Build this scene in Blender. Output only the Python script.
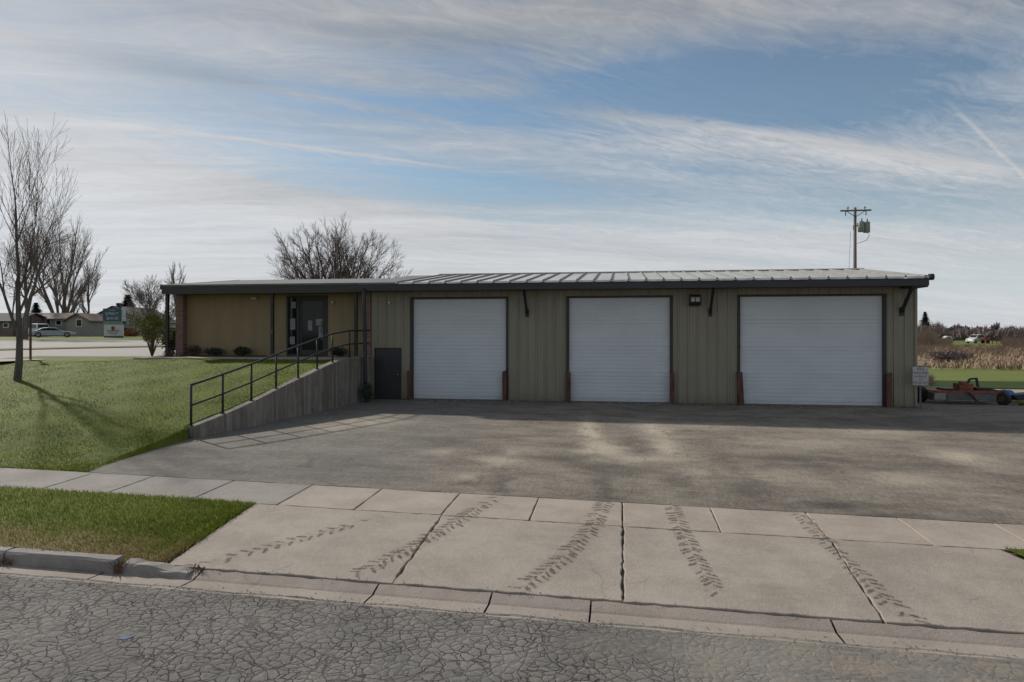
import bpy, bmesh, math, random
import numpy as np
from math import sin, cos, tan, radians, sqrt, pi, atan2, exp, floor
from mathutils import Vector, Matrix

for o in list(bpy.data.objects):
    bpy.data.objects.remove(o)
scn = bpy.context.scene
COL = scn.collection
random.seed(4)
RNG = np.random.default_rng(7)

# ------------------------------------------------------------------ camera
FPX, YAW, EYE, HOR = 680.0, radians(9), 2.4, 331.0     # focal (px), yaw, eye height, horizon row
cam_d = bpy.data.cameras.new('camera')
cam_d.sensor_width = 36
cam_d.lens = 36 * FPX / 1024
cam_d.shift_y = -10 / 1024
cam_d.clip_end = 6000
cam = bpy.data.objects.new('camera', cam_d)
cam.location = (0, 0, EYE)
cam.rotation_euler = (radians(90), 0, YAW)
COL.objects.link(cam)
scn.camera = cam

# ------------------------------------------------------------------ view / light
SUN_AZ, SUN_EL = 56.0, 33.0        # degrees left of +Y, elevation
scn.view_settings.view_transform = 'Standard'
scn.view_settings.look = 'None'
scn.view_settings.exposure = 0.42
scn.view_settings.gamma = 1
scn.view_settings.use_curve_mapping = False
to_sun = Vector((-sin(radians(SUN_AZ)) * cos(radians(SUN_EL)), cos(radians(SUN_AZ)) * cos(radians(SUN_EL)), sin(radians(SUN_EL))))
sd = bpy.data.lights.new('sun', 'SUN')
sd.energy = 2.7
sd.angle = radians(1.7)
sd.color = (1.0, 0.93, 0.82)
sun = bpy.data.objects.new('sun', sd)
sun.rotation_euler = to_sun.to_track_quat('Z', 'Y').to_euler()
sun.location = (-20, 20, 30)
COL.objects.link(sun)


class NT:
    """tiny node helper: every method returns an output socket"""
    def __init__(s, tree):
        s.t = tree
        s.n = tree.nodes
        s.l = tree.links

    def put(s, sock, v):
        if isinstance(v, bpy.types.NodeSocket):
            s.l.new(v, sock)
        else:
            sock.default_value = v

    def m(s, op, a, b=0.0, c=0.0, clamp=False):
        n = s.n.new('ShaderNodeMath')
        n.operation = op
        n.use_clamp = clamp
        s.put(n.inputs[0], a)
        s.put(n.inputs[1], b)
        s.put(n.inputs[2], c)
        return n.outputs[0]

    def add(s, *a):
        r = a[0]
        for x in a[1:]:
            r = s.m('ADD', r, x)
        return r

    def mul(s, *a):
        r = a[0]
        for x in a[1:]:
            r = s.m('MULTIPLY', r, x)
        return r

    def sub(s, a, b):
        return s.m('SUBTRACT', a, b)

    def clamp(s, a):
        return s.m('ADD', a, 0.0, clamp=True)

    def ramp(s, v, a, b, lo=0.0, hi=1.0):
        n = s.n.new('ShaderNodeMapRange')
        n.interpolation_type = 'SMOOTHSTEP'
        s.put(n.inputs[0], v)
        n.inputs[1].default_value = a
        n.inputs[2].default_value = b
        n.inputs[3].default_value = lo
        n.inputs[4].default_value = hi
        return n.outputs[0]

    def vec(s, x, y, z=0.0):
        n = s.n.new('ShaderNodeCombineXYZ')
        s.put(n.inputs[0], x)
        s.put(n.inputs[1], y)
        s.put(n.inputs[2], z)
        return n.outputs[0]

    def xyz(s, v):
        n = s.n.new('ShaderNodeSeparateXYZ')
        s.put(n.inputs[0], v)
        return n.outputs

    def vmul(s, v, k):
        n = s.n.new('ShaderNodeVectorMath')
        n.operation = 'MULTIPLY'
        s.put(n.inputs[0], v)
        n.inputs[1].default_value = k
        return n.outputs[0]

    def vadd(s, v, k):
        n = s.n.new('ShaderNodeVectorMath')
        n.operation = 'ADD'
        s.put(n.inputs[0], v)
        s.put(n.inputs[1], k)
        return n.outputs[0]

    def noise(s, v, scale, detail=4, rough=0.55, dist=0.0, col=False):
        n = s.n.new('ShaderNodeTexNoise')
        s.put(n.inputs['Vector'], v)
        n.inputs['Scale'].default_value = scale
        n.inputs['Detail'].default_value = detail
        n.inputs['Roughness'].default_value = rough
        n.inputs['Distortion'].default_value = dist
        return n.outputs['Color' if col else 'Fac']

    def voro(s, v, scale, feature='DISTANCE_TO_EDGE', rnd=1.0):
        n = s.n.new('ShaderNodeTexVoronoi')
        n.feature = feature
        s.put(n.inputs['Vector'], v)
        n.inputs['Scale'].default_value = scale
        n.inputs['Randomness'].default_value = rnd
        return n.outputs

    def mix(s, f, a, b):
        n = s.n.new('ShaderNodeMix')
        n.data_type = 'RGBA'
        s.put(n.inputs[0], f)
        for sk, v in ((n.inputs[6], a), (n.inputs[7], b)):
            if isinstance(v, tuple):
                v = (v[0], v[1], v[2], 1)
            s.put(sk, v)
        return n.outputs[2]

    def gauss(s, x, y, cx, cy, rx, ry, rot=0.0):
        """exp(-((u/rx)^2+(v/ry)^2)) round (cx,cy), axes turned by rot"""
        dx = s.m('ADD', x, -cx)
        dy = s.m('ADD', y, -cy)
        c_, s_ = cos(rot), sin(rot)
        u = s.add(s.m('MULTIPLY', dx, c_ / rx), s.m('MULTIPLY', dy, s_ / rx))
        v = s.add(s.m('MULTIPLY', dx, -s_ / ry), s.m('MULTIPLY', dy, c_ / ry))
        q = s.add(s.mul(u, u), s.mul(v, v))
        return s.m('EXPONENT', s.m('MULTIPLY', q, -1.0))


# ------------------------------------------------------------------ sky
world = bpy.data.worlds.new('World')
scn.world = world
world.use_nodes = True
W = NT(world.node_tree)
W.n.clear()
sky = W.n.new('ShaderNodeTexSky')
sky.sky_type = 'NISHITA'
sky.sun_disc = False
sky.sun_elevation = radians(SUN_EL)
sky.sun_rotation = radians(-SUN_AZ)
sky.air_density = 1.0
sky.dust_density = 0.35
sky.ozone_density = 1.2
D = W.n.new('ShaderNodeTexCoord').outputs['Generated']
dx, dy, dz = W.xyz(D)
zz = W.m('ADD', W.m('MAXIMUM', dz, 0.0), 0.12)
px = W.m('DIVIDE', dx, zz)
py = W.m('DIVIDE', dy, zz)
SA = radians(55)                                    # the wind direction the cirrus is drawn out along
wa = W.add(W.mul(px, sin(SA)), W.mul(py, cos(SA)))
wb = W.sub(W.mul(px, cos(SA)), W.mul(py, sin(SA)))
wv = W.vec(wa, wb, 0.0)
warp = W.noise(W.vmul(wv, (0.7, 1.3, 1)), 1.3, 3, 0.5)
SB = radians(72)                                    # the veil's own grain runs a little flatter
va = W.add(W.mul(px, sin(SB)), W.mul(py, cos(SB)))
vb = W.add(W.sub(W.mul(px, cos(SB)), W.mul(py, sin(SB))), W.m('MULTIPLY_ADD', warp, 0.40, -0.20))
wb2 = W.add(wb, W.m('MULTIPLY_ADD', warp, 0.30, -0.15))
broad = W.noise(W.vec(W.mul(va, 0.45), W.mul(vb, 2.1), 3.1), 1.0, 6, 0.58)
streak = W.noise(W.vec(W.mul(va, 0.9), W.mul(vb, 8.0), 8.7), 1.0, 7, 0.62, 0.5)
fluff = W.noise(W.vec(W.mul(wa, 7.0), W.mul(wb2, 16.0), 1.7), 1.0, 6, 0.68, 0.9)
sunward = W.add(W.mul(dx, to_sun.x), W.mul(dy, to_sun.y), W.mul(dz, to_sun.z))
saz = W.m('ARCTAN2', dx, dy)                        # azimuth and elevation on the sky dome
sel = W.m('ARCSINE', dz)
cov = W.add(W.m('MULTIPLY_ADD', broad, 1.25, -0.06), W.m('MULTIPLY_ADD', streak, 0.65, -0.32), W.m('MULTIPLY_ADD', fluff, 0.75, -0.37))


def dome(u, v):
    r = (u - 512) / FPX
    x, y, z = cos(YAW) * r - sin(YAW), cos(YAW) + sin(YAW) * r, (HOR - v) / FPX
    return atan2(x, y), math.asin(z / sqrt(x * x + y * y + z * z))


for u, v, ru, rv, rot, k in ((700, 84, 190, 38, -0.08, -1.05), (560, 122, 110, 16, -0.10, -0.35), (900, 112, 140, 18, -0.15, -0.42), (400, 108, 190, 15, -0.06, -0.48),
                             (330, 152, 180, 17, -0.08, -0.42), (520, 190, 130, 14, -0.10, -0.38), (830, 212, 170, 20, -0.12, -0.36), (985, 292, 75, 20, 0, -0.65), (960, 62, 150, 20, -0.1, -0.40),
                             (700, 170, 90, 10, -0.12, -0.28),
                             (30, 160, 190, 130, 0, 0.50), (250, 214, 230, 16, -0.10, 0.40), (330, 258, 330, 24, 0, 0.45), (720, 246, 330, 15, 0.0, 0.40), (560, 66, 80, 16, 0.1, 0.40), (420, 84, 140, 10, -0.05, 0.34),
                             (500, 18, 420, 22, 0, 0.36)):
    c_az, c_el = dome(u, v)
    cov = W.add(cov, W.mul(W.gauss(saz, sel, c_az, c_el, ru / FPX, rv / FPX, rot), k))
cov = W.add(cov, W.ramp(sel, 0.13, 0.03, 0.0, 0.35))
cov = W.add(W.m('MULTIPLY', W.clamp(cov), 0.86), 0.08)


def trail(a0, a1, b0, slope, w, k, soft=0.25, ragged=0.0):
    bb = W.sub(wb, W.m('MULTIPLY_ADD', wa, slope, b0))
    if ragged:
        bb = W.add(bb, W.m('MULTIPLY_ADD', fluff, ragged, -ragged / 2))
    g = W.m('EXPONENT', W.m('MULTIPLY', W.mul(bb, bb), -1.0 / (w * w)))
    ends = W.mul(W.ramp(wa, a0 - soft, a0 + soft), W.ramp(wa, a1 + soft, a1 - soft))
    return W.mul(g, ends, k)


tr = trail(-0.15, 1.02, -2.585, 0.01, 0.016, 0.55, 0.22)
tr = W.add(tr, trail(1.15, 2.80, -2.20, 0.245, 0.055, 0.55, 0.25, 0.16))
tr = W.add(tr, trail(1.2, 2.9, -2.34, 0.26, 0.13, 0.26, 0.4, 0.3))
tr = W.add(tr, trail(0.1, 0.85, -2.14, -0.05, 0.03, 0.45, 0.2, 0.14))
tr = W.add(tr, trail(2.15, 3.4, -0.72, -0.265, 0.009, 0.36, 0.15, 0.03))
wisp = W.m('MULTIPLY_ADD', W.noise(W.vec(W.mul(wa, 4.0), W.mul(wb2, 22.0), 4.4), 1.0, 7, 0.72, 1.4), 1.1, -0.55)
for u, v, ru, rv, k in ((560, 70, 90, 22, 1.5), (640, 135, 120, 20, 1.1), (420, 100, 120, 22, 1.0), (900, 150, 120, 30, 0.9), (700, 190, 250, 25, 0.7)):
    c_az, c_el = dome(u, v)
    cov = W.add(cov, W.mul(wisp, W.gauss(saz, sel, c_az, c_el, ru / FPX, rv / FPX, -0.1), k))
eb = W.sub(wb, W.m('MULTIPLY_ADD', wa, -0.24, -2.90))   # sharp upper edge of the low veil at the left
tr = W.add(tr, W.mul(W.ramp(eb, 0.02, -0.06), W.ramp(eb, -0.75, -0.2), W.ramp(wa, 1.9, 0.9), 0.30))
cov = W.clamp(W.add(cov, tr))
bright = W.add(4.15, W.mul(W.ramp(sunward, 0.60, 0.97), 0.9), W.mul(W.ramp(dz, 0.28, 0.06), 0.55), W.m('MULTIPLY_ADD', streak, 1.8, -0.9), W.m('MULTIPLY_ADD', broad, 2.2, -1.1), W.m('MULTIPLY_ADD', fluff, 1.2, -0.6))
bright = W.sub(bright, W.mul(W.ramp(dz, 0.26, 0.44), 1.5))
for u, v, ru, rv, k in ((190, 72, 100, 11, 1.1), (420, 40, 160, 14, 0.8), (900, 30, 200, 22, 0.5), (400, 130, 200, 50, 0.8), (520, 200, 200, 18, 0.7), (300, 170, 300, 200, 0.25)):
    c_az, c_el = dome(u, v)
    bright = W.sub(bright, W.mul(W.gauss(saz, sel, c_az, c_el, ru / FPX, rv / FPX, 0.0), k))
ccol = W.n.new('ShaderNodeVectorMath')
ccol.operation = 'SCALE'
ccol.inputs[0].default_value = (0.965, 0.99, 1.03)
W.put(ccol.inputs['Scale'], bright)
bluesky = W.vmul(sky.outputs[0], (0.58, 0.635, 0.63))
bluesky = W.mix(W.ramp(dz, 0.22, 0.0, 0.0, 0.9), bluesky, (4.5, 5.0, 5.4))
skycol = W.mix(cov, bluesky, ccol.outputs[0])
bg = W.n.new('ShaderNodeBackground')
W.put(bg.inputs[0], skycol)
bg.inputs[1].default_value = 0.098
wo = W.n.new('ShaderNodeOutputWorld')
W.l.new(bg.outputs[0], wo.inputs[0])


# ------------------------------------------------------------------ placing helpers
def at_y(u, v, y):
    r = (u - 512) / FPX
    d = y / (cos(YAW) + sin(YAW) * r)
    return (d * (cos(YAW) * r - sin(YAW)), y, EYE - (v - HOR) / FPX * d)


def at_d(u, v, d):
    r = (u - 512) / FPX
    return (d * (cos(YAW) * r - sin(YAW)), d * (cos(YAW) + sin(YAW) * r), EYE - (v - HOR) / FPX * d)


def at_z(u, v, z):
    return at_d(u, v, (EYE - z) * FPX / (v - HOR))


def sstep(a, b, x):
    t = min(1, max(0, (x - a) / (b - a)))
    return t * t * (3 - 2 * t)


def interp(x, tab):
    if x <= tab[0][0]:
        return tab[0][1]
    for (a, p), (b, q) in zip(tab, tab[1:]):
        if x <= b:
            return p + (q - p) * (x - a) / (b - a)
    return tab[-1][1]


CROSS = 0.0175                                        # the street falls to the right
PROF = [(-40, -0.30), (0, -0.36), (6.55, -0.40), (6.82, -0.415), (7.02, -0.36), (9.18, -0.20), (10.35, -0.17)]


def street_z(x, y):
    return interp(y, PROF) - CROSS * max(-40, min(40, x))


def lot_z(x, y):
    if y <= 10.35:
        return street_z(x, y)
    a = -0.17 - CROSS * max(-12, min(14, x))
    t = sstep(10.35, 21.5, y) * 0.6 + 0.4 * min(1, (y - 10.35) / 11.2)
    return a + (0.08 - a) * t


WALL = [(13.85, -9.36), (15.3, -9.06), (17.4, -8.80), (19.5, -8.50), (22.28, -8.38)]       # y -> x of the ramp wall's face
WTOP = [(13.85, 0.27), (14.9, 0.47), (16.0, 0.70), (17.1, 0.95), (18.2, 1.18), (19.2, 1.40), (20.1, 1.55), (22.3, 1.56)]


def lawn_z(x, y):
    base = -0.17 - CROSS * max(-30, x)
    if y <= 10.35:
        return base
    top = interp(y, [(10.35, 0), (11.5, 0.04), (13.0, 0.16), (14.0, 0.30), (16, 0.72), (17.1, 0.96), (18.2, 1.17), (19.2, 1.34), (20.1, 1.44), (20.95, 1.475), (24, 1.45)])
    near = sstep(-13.5, -9.2, x) + (sstep(-20.5, -14, x) - sstep(-13.5, -9.2, x)) * sstep(15, 20, y)
    left = interp(y, [(10.35, 0.07), (13, 0.42), (16, 0.86), (19, 1.17), (20.6, 1.28), (22.5, 1.38), (24, 1.40)])
    z = left * (1 - near) + top * near
    k = sstep(10.35, 11.4, y)
    return base * (1 - k) + z * k


def far_z(x, y):
    d = sqrt(x * x + y * y)
    zl = interp(d, [(20, 1.34), (60, 1.38), (85, 1.50), (100, 1.60), (400, 1.9), (3000, 2.0)])
    zr = interp(d, [(20, 0.0), (180, -0.1), (260, 0.2), (500, 1.2), (3000, 1.8)])
    w = sstep(3, -11, x) if y > 36 else sstep(-10, -14, x)
    return zl * w + zr * (1 - w)


# ------------------------------------------------------------------ mesh builder
class MB:
    def __init__(s):
        s.v, s.f, s.sm = [], [], []

    def poly(s, pts, smooth=False):
        i = len(s.v)
        s.v += [tuple(p) for p in pts]
        s.f.append(list(range(i, i + len(pts))))
        s.sm.append(smooth)
        return s

    def box(s, x0, x1, y0, y1, z0, z1, rz=0.0, piv=None):
        P = [(x0, y0, z0), (x1, y0, z0), (x1, y1, z0), (x0, y1, z0), (x0, y0, z1), (x1, y0, z1), (x1, y1, z1), (x0, y1, z1)]
        if rz:
            cx, cy = piv or ((x0 + x1) / 2, (y0 + y1) / 2)
            P = [(cx + (p[0] - cx) * cos(rz) - (p[1] - cy) * sin(rz), cy + (p[0] - cx) * sin(rz) + (p[1] - cy) * cos(rz), p[2]) for p in P]
        i = len(s.v)
        s.v += P
        for q in ((0, 3, 2, 1), (4, 5, 6, 7), (0, 1, 5, 4), (1, 2, 6, 5), (2, 3, 7, 6), (3, 0, 4, 7)):
            s.f.append([i + k for k in q])
            s.sm.append(False)
        return s

    def prism(s, prof, axis, a, b):
        """closed 2-D outline swept between a and b along axis 0/1/2 (other two axes in order)"""
        def P(t, q):
            l = [q[0], q[1]]
            l.insert(axis, t)
            return tuple(l)
        n = len(prof)
        i = len(s.v)
        s.v += [P(a, q) for q in prof] + [P(b, q) for q in prof]
        for k in range(n):
            j = (k + 1) % n
            s.f.append([i + k, i + j, i + n + j, i + n + k])
            s.sm.append(False)
        s.f.append([i + k for k in range(n)][::-1])
        s.f.append([i + n + k for k in range(n)])
        s.sm += [False, False]
        return s

    def tube(s, pts, radii, sides=8, caps=True, smooth=True):
        pts = [Vector(p) for p in pts]
        if not isinstance(radii, (list, tuple)):
            radii = [radii] * len(pts)
        i0 = len(s.v)
        ref = None
        for k, p in enumerate(pts):
            d = (pts[min(k + 1, len(pts) - 1)] - pts[max(k - 1, 0)]).normalized()
            if ref is None:
                ref = d.orthogonal().normalized()
            ref = (ref - d * ref.dot(d))
            ref = ref.normalized() if ref.length > 1e-5 else d.orthogonal().normalized()
            b = d.cross(ref)
            for q in range(sides):
                a = 2 * pi * q / sides
                s.v.append(tuple(p + (ref * cos(a) + b * sin(a)) * radii[k]))
        for k in range(len(pts) - 1):
            for q in range(sides):
                r = (q + 1) % sides
                A = i0 + k * sides
                B = A + sides
                s.f.append([A + q, A + r, B + r, B + q])
                s.sm.append(smooth)
        if caps:
            s.f.append([i0 + q for q in range(sides)][::-1])
            s.f.append([i0 + (len(pts) - 1) * sides + q for q in range(sides)])
            s.sm += [False, False]
        return s

    def bar(s, p, q, w, h):
        """square bar from p to q, w across, h the other way"""
        p, q = Vector(p), Vector(q)
        d = (q - p).normalized()
        up = Vector((0, 0, 1)) if abs(d.z) < 0.95 else Vector((0, 1, 0))
        a = d.cross(up).normalized()
        b = a.cross(d)
        i = len(s.v)
        for c in (p, q):
            for sx, sy in ((-1, -1), (1, -1), (1, 1), (-1, 1)):
                s.v.append(tuple(c + a * sx * w / 2 + b * sy * h / 2))
        for f in ((0, 1, 2, 3), (7, 6, 5, 4), (0, 4, 5, 1), (1, 5, 6, 2), (2, 6, 7, 3), (3, 7, 4, 0)):
            s.f.append([i + k for k in f])
            s.sm.append(False)
        return s

    def blob(s, c, r, seed=0, rough=0.25, seg=10, rings=7):
        rr = random.Random(seed)
        i = len(s.v)
        ph = [rr.uniform(0, 6.28) for _ in range(6)]
        for a in range(rings + 1):
            t = pi * a / rings
            for b in range(seg):
                p = 2 * pi * b / seg
                k = 1 + rough * (0.5 * sin(2 * p + ph[0] + 2 * t) + 0.4 * sin(3 * p + ph[1]) * sin(t) + 0.4 * sin(3 * t + ph[2] + p))
                s.v.append((c[0] + r[0] * k * sin(t) * cos(p), c[1] + r[1] * k * sin(t) * sin(p), c[2] + r[2] * k * cos(t)))
        for a in range(rings):
            for b in range(seg):
                d = (b + 1) % seg
                s.f.append([i + a * seg + b, i + (a + 1) * seg + b, i + (a + 1) * seg + d, i + a * seg + d])
                s.sm.append(True)
        return s

    def turn(s, rz, piv=(0, 0), start=0):
        c_, s_ = cos(rz), sin(rz)
        for k in range(start, len(s.v)):
            x, y, z = s.v[k]
            x -= piv[0]
            y -= piv[1]
            s.v[k] = (piv[0] + x * c_ - y * s_, piv[1] + x * s_ + y * c_, z)
        return s

    def build(s, name, mat, parent=None, root=(0, 0, 0), bevel=0.0):
        me = bpy.data.meshes.new(name)
        me.from_pydata([(x - root[0], y - root[1], z - root[2]) for x, y, z in s.v], [], s.f)
        me.validate()
        if len(me.polygons) == len(s.sm):
            me.polygons.foreach_set('use_smooth', s.sm)
        me.materials.append(mat)
        if bevel:
            bm = bmesh.new()
            bm.from_mesh(me)
            bmesh.ops.remove_doubles(bm, verts=bm.verts, dist=1e-4)
            bmesh.ops.bevel(bm, geom=[e for e in bm.edges if e.is_manifold and e.calc_face_angle(0) > 0.5], offset=bevel, segments=2, affect='EDGES', profile=0.6)
            bm.to_mesh(me)
            bm.free()
        o = bpy.data.objects.new(name, me)
        COL.objects.link(o)
        if parent:
            o.parent = parent
        else:
            o.location = root
        return o


def tag(o, label=None, cat=None, group=None, kind=None):
    for k, v in (('label', label), ('category', cat), ('group', group), ('kind', kind)):
        if v:
            o[k] = v
    return o


class Thing:
    """an Empty at the base of a thing; part() builds its parts in world coordinates"""
    def __init__(s, name, label, cat, loc, group=None):
        s.loc = tuple(loc)
        s.o = bpy.data.objects.new(name, None)
        s.o.empty_display_size = 0.2
        s.o.location = s.loc
        COL.objects.link(s.o)
        tag(s.o, label, cat, group)

    def part(s, name, mb, mat, parent=None, bevel=0.0, label=None):
        o = mb.build(name, mat, parent or s.o, s.loc, bevel)
        if label:
            o['label'] = label
        return o


def copy_thing(root, loc, label, rz=None, scale=None):
    r = root.copy()
    COL.objects.link(r)
    r.location = loc
    r['label'] = label
    if rz is not None:
        r.rotation_euler.z = rz
    if scale is not None:
        r.scale = (scale, scale, scale)
    for ch in root.children:
        c = ch.copy()
        COL.objects.link(c)
        c.parent = r
        for g in ch.children:
            d = g.copy()
            COL.objects.link(d)
            d.parent = c
    return r


def structure(name, mb, mat, bevel=0.0):
    return tag(mb.build(name, mat, None, (0, 0, 0), bevel), kind='structure')


# ------------------------------------------------------------------ materials
def new_mat(name):
    m = bpy.data.materials.new(name)
    m.use_nodes = True
    t = NT(m.node_tree)
    b = m.node_tree.nodes['Principled BSDF']
    pos = t.n.new('ShaderNodeNewGeometry').outputs['Position']
    return m, t, b, pos


def bump(t, b, h, dist, strength=1.0):
    n = t.n.new('ShaderNodeBump')
    n.inputs['Strength'].default_value = strength
    n.inputs['Distance'].default_value = dist
    t.put(n.inputs['Height'], h)
    t.l.new(n.outputs[0], b.inputs['Normal'])


def plain(name, col, rough=0.7, var=0.25, scale=3.0, metal=0.0, bmp=0.0, bscale=40.0, spec=0.5, stretch=(1, 1, 1), dirt=None):
    m, t, b, pos = new_mat(name)
    p = t.vmul(pos, stretch)
    n = t.noise(p, scale, 6, 0.62)
    f = t.ramp(n, 0.28, 0.72)
    lo = tuple(c * (1 - var) for c in col)
    hi = tuple(min(0.9, c * (1 + var * 0.8)) for c in col)
    colr = t.mix(f, lo, hi)
    if dirt:
        dn = t.ramp(t.noise(t.vmul(pos, dirt[2]), dirt[3], 5, 0.65), 0.5, 0.75)
        colr = t.mix(t.mul(dn, dirt[1]), colr, dirt[0])
    t.put(b.inputs['Base Color'], colr)
    b.inputs['Roughness'].default_value = rough
    b.inputs['Metallic'].default_value = metal
    b.inputs['Specular IOR Level'].default_value = spec
    if bmp:
        bump(t, b, t.noise(pos, bscale, 4), bmp)
    return m


# cracked street asphalt
M = {}
m, t, b, pos = new_mat('cracked_asphalt')
wob = t.noise(pos, 2.3, 3, 0.5, 0, True)
pw = t.vadd(pos, t.vmul(wob, (0.16, 0.16, 0)))
pw = t.vadd(pw, t.vmul(t.noise(pos, 14, 2, 0.5, 0, True), (0.045, 0.045, 0)))
x_, y_, z_ = t.xyz(pos)
p2 = t.vmul(pw, (1, 1.0, 0))
v1 = t.voro(p2, 9.8)[0]
v1c = t.voro(p2, 9.8, 'F1')[1]
v2 = t.voro(p2, 2.6)[0]
wn = t.noise(pos, 1.1, 3)
sparse = t.ramp(t.add(x_, t.m('MULTIPLY_ADD', wn, 6.0, -3.0)), 1.2, -0.9)      # the right of the street is patched smooth
cw = t.m('MULTIPLY_ADD', t.noise(pos, 30, 3, 0.7), 0.10, -0.05)
c1 = t.ramp(t.add(v1, cw), 0.046, 0.0)
c1 = t.mul(c1, t.ramp(t.noise(pos, 2.4, 5, 0.7), 0.34, 0.56, 0.12, 1.0), t.m('MULTIPLY_ADD', sparse, 0.93, 0.07))
c2 = t.mul(t.ramp(t.add(v2, t.mul(cw, 0.4)), 0.022, 0.002), t.m('MULTIPLY_ADD', sparse, 0.42, 0.10))
crack = t.m('MAXIMUM', c1, c2)
fine = t.noise(pos, 24, 6, 0.9)
agg = t.voro(pos, 32, 'F1')[0]
mot = t.noise(pos, 0.9, 5, 0.6)
base = t.mix(t.ramp(mot, 0.3, 0.7), (0.138, 0.130, 0.121), (0.215, 0.203, 0.189))
base = t.mix(t.mul(t.ramp(fine, 0.45, 0.68), 0.62), base, (0.31, 0.30, 0.28))
base = t.mix(t.mul(t.ramp(agg, 0.34, 0.10), 0.50), base, (0.055, 0.069, 0.067))
base = t.mix(t.mul(t.ramp(t.xyz(v1c)[0], 0.5, 1.0), 0.22, sparse), base, (0.10, 0.099, 0.097))
dust = t.mul(t.ramp(t.noise(t.vmul(pos, (1, 2.2, 1)), 2.2, 7, 0.75), 0.40, 0.62), t.ramp(x_, -1.0, 2.0), 0.75)
base = t.mix(dust, base, (0.29, 0.245, 0.195))
base = t.mix(t.mul(crack, 0.80), base, (0.050, 0.034, 0.030))
t.put(b.inputs['Base Color'], base)
b.inputs['Roughness'].default_value = 0.93
b.inputs['Specular IOR Level'].default_value = 0.25
bump(t, b, t.add(t.mul(crack, -1.0), t.mul(fine, 0.20), t.mul(t.ramp(v1, 0, 0.3), 0.25)), 0.018)
M['road'] = m

# parking lot asphalt: worn, with pale dirt trails and darker damp patches
m, t, b, pos = new_mat('worn_lot_asphalt')
x_, y_, z_ = t.xyz(pos)
wob = t.m('MULTIPLY_ADD', t.noise(pos, 1.6, 6, 0.72), 0.9, -0.45)
xw = t.add(x_, wob)
yw = t.add(y_, t.m('MULTIPLY_ADD', t.noise(t.vadd(pos, (7, 3, 0)), 1.6, 6, 0.72), 1.0, -0.5))
mot = t.noise(t.vmul(pos, (0.6, 1.1, 1)), 1.2, 9, 0.74)
fine = t.noise(t.vmul(pos, (1, 0.5, 1)), 9, 8, 0.9)
spec_ = t.voro(t.vmul(pos, (1, 0.4, 1)), 16, 'F1')[0]
base = t.mix(t.ramp(mot, 0.32, 0.68), (0.135, 0.117, 0.099), (0.285, 0.246, 0.203))
greyer = t.ramp(xw, -2.0, -5.0)
base = t.mix(t.mul(greyer, 0.75), base, t.mix(t.ramp(mot, 0.3, 0.7), (0.138, 0.130, 0.121), (0.205, 0.194, 0.180)))
base = t.mix(t.mul(t.ramp(fine, 0.45, 0.68), 0.50), base, (0.33, 0.31, 0.275))
base = t.mix(t.mul(t.ramp(spec_, 0.30, 0.08), 0.45), base, (0.06, 0.058, 0.054))
def lot_spots(tab):
    """(column, row, half widths) read off the photograph -> places and sizes on the paving in metres"""
    out = []
    for u, v, ru, rv, k in tab:
        d = 2.46 * FPX / (v - HOR)
        r = (u - 512) / FPX
        out.append((d * (cos(YAW) * r - sin(YAW)), d * (cos(YAW) + sin(YAW) * r), ru * d / FPX, rv * d * d / (FPX * 2.46), 0.1, k))
    return out


light_spots = lot_spots(((590, 433, 10, 13, .8), (602, 448, 22, 6, .75), (655, 431, 14, 7, .75), (668, 446, 13, 8, .75), (640, 456, 40, 5, .6), (505, 459, 26, 4, .6), (515, 451, 13, 3, .5), (440, 452, 15, 3, .4),
                         (465, 473, 14, 3, .4), (700, 427, 60, 3, .4), (800, 441, 60, 4, .4), (870, 432, 60, 4, .5), (965, 453, 26, 6, .75), (900, 471, 42, 8, .4), (780, 470, 42, 6, .35), (370, 425, 36, 5, .5), (330, 431, 22, 4, .4), (700, 466, 32, 5, .4)))
dark_spots = lot_spots(((500, 481, 12, 15, .5), (605, 481, 14, 18, .6), (682, 479, 15, 13, .5), (620, 463, 62, 5, .45), (560, 455, 52, 4, .4), (830, 494, 42, 6, .75), (890, 505, 70, 6, .65), (962, 513, 62, 6, .55), (800, 456, 42, 5, .5),
                        (880, 462, 80, 4, .45), (636, 444, 12, 8, .45), (930, 426, 90, 6, .35), (450, 441, 62, 4, .35), (350, 468, 62, 9, .35), (742, 480, 22, 10, .35), (735, 462, 8, 14, .35), (560, 492, 120, 4, .35)))
for cx, cy, rx, ry, rot, k in light_spots:
    g = t.mul(t.gauss(xw, yw, cx, cy, rx, ry, rot), k, 1.2, t.ramp(t.noise(t.vmul(pos, (1, 0.6, 1)), 2.5, 6, 0.75), 0.28, 0.52))
    base = t.mix(t.clamp(g), base, (0.48, 0.42, 0.335))
for cx, cy, rx, ry, rot, k in dark_spots:
    g = t.mul(t.gauss(xw, yw, cx, cy, rx, ry, rot), k)
    base = t.mix(t.clamp(t.mul(g, 1.3, t.ramp(t.noise(t.vmul(pos, (0.7, 1.5, 1)), 1.8, 6, 0.7), 0.28, 0.55))), base, (0.080, 0.074, 0.066))
cr = t.mul(t.ramp(t.voro(t.vadd(pos, t.vmul(t.noise(pos, 1.5, 3, 0.5, 0, True), (0.5, 0.5, 0))), 0.55)[0], 0.012, 0.003), t.ramp(t.noise(pos, 0.7, 2), 0.5, 0.62))
base = t.mix(t.mul(cr, 0.35), base, (0.04, 0.04, 0.036))
t.put(b.inputs['Base Color'], base)
b.inputs['Roughness'].default_value = 0.94
b.inputs['Specular IOR Level'].default_value = 0.2
bump(t, b, t.add(t.mul(fine, 0.6), t.mul(spec_, 0.6)), 0.010)
M['lot'] = m


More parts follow.
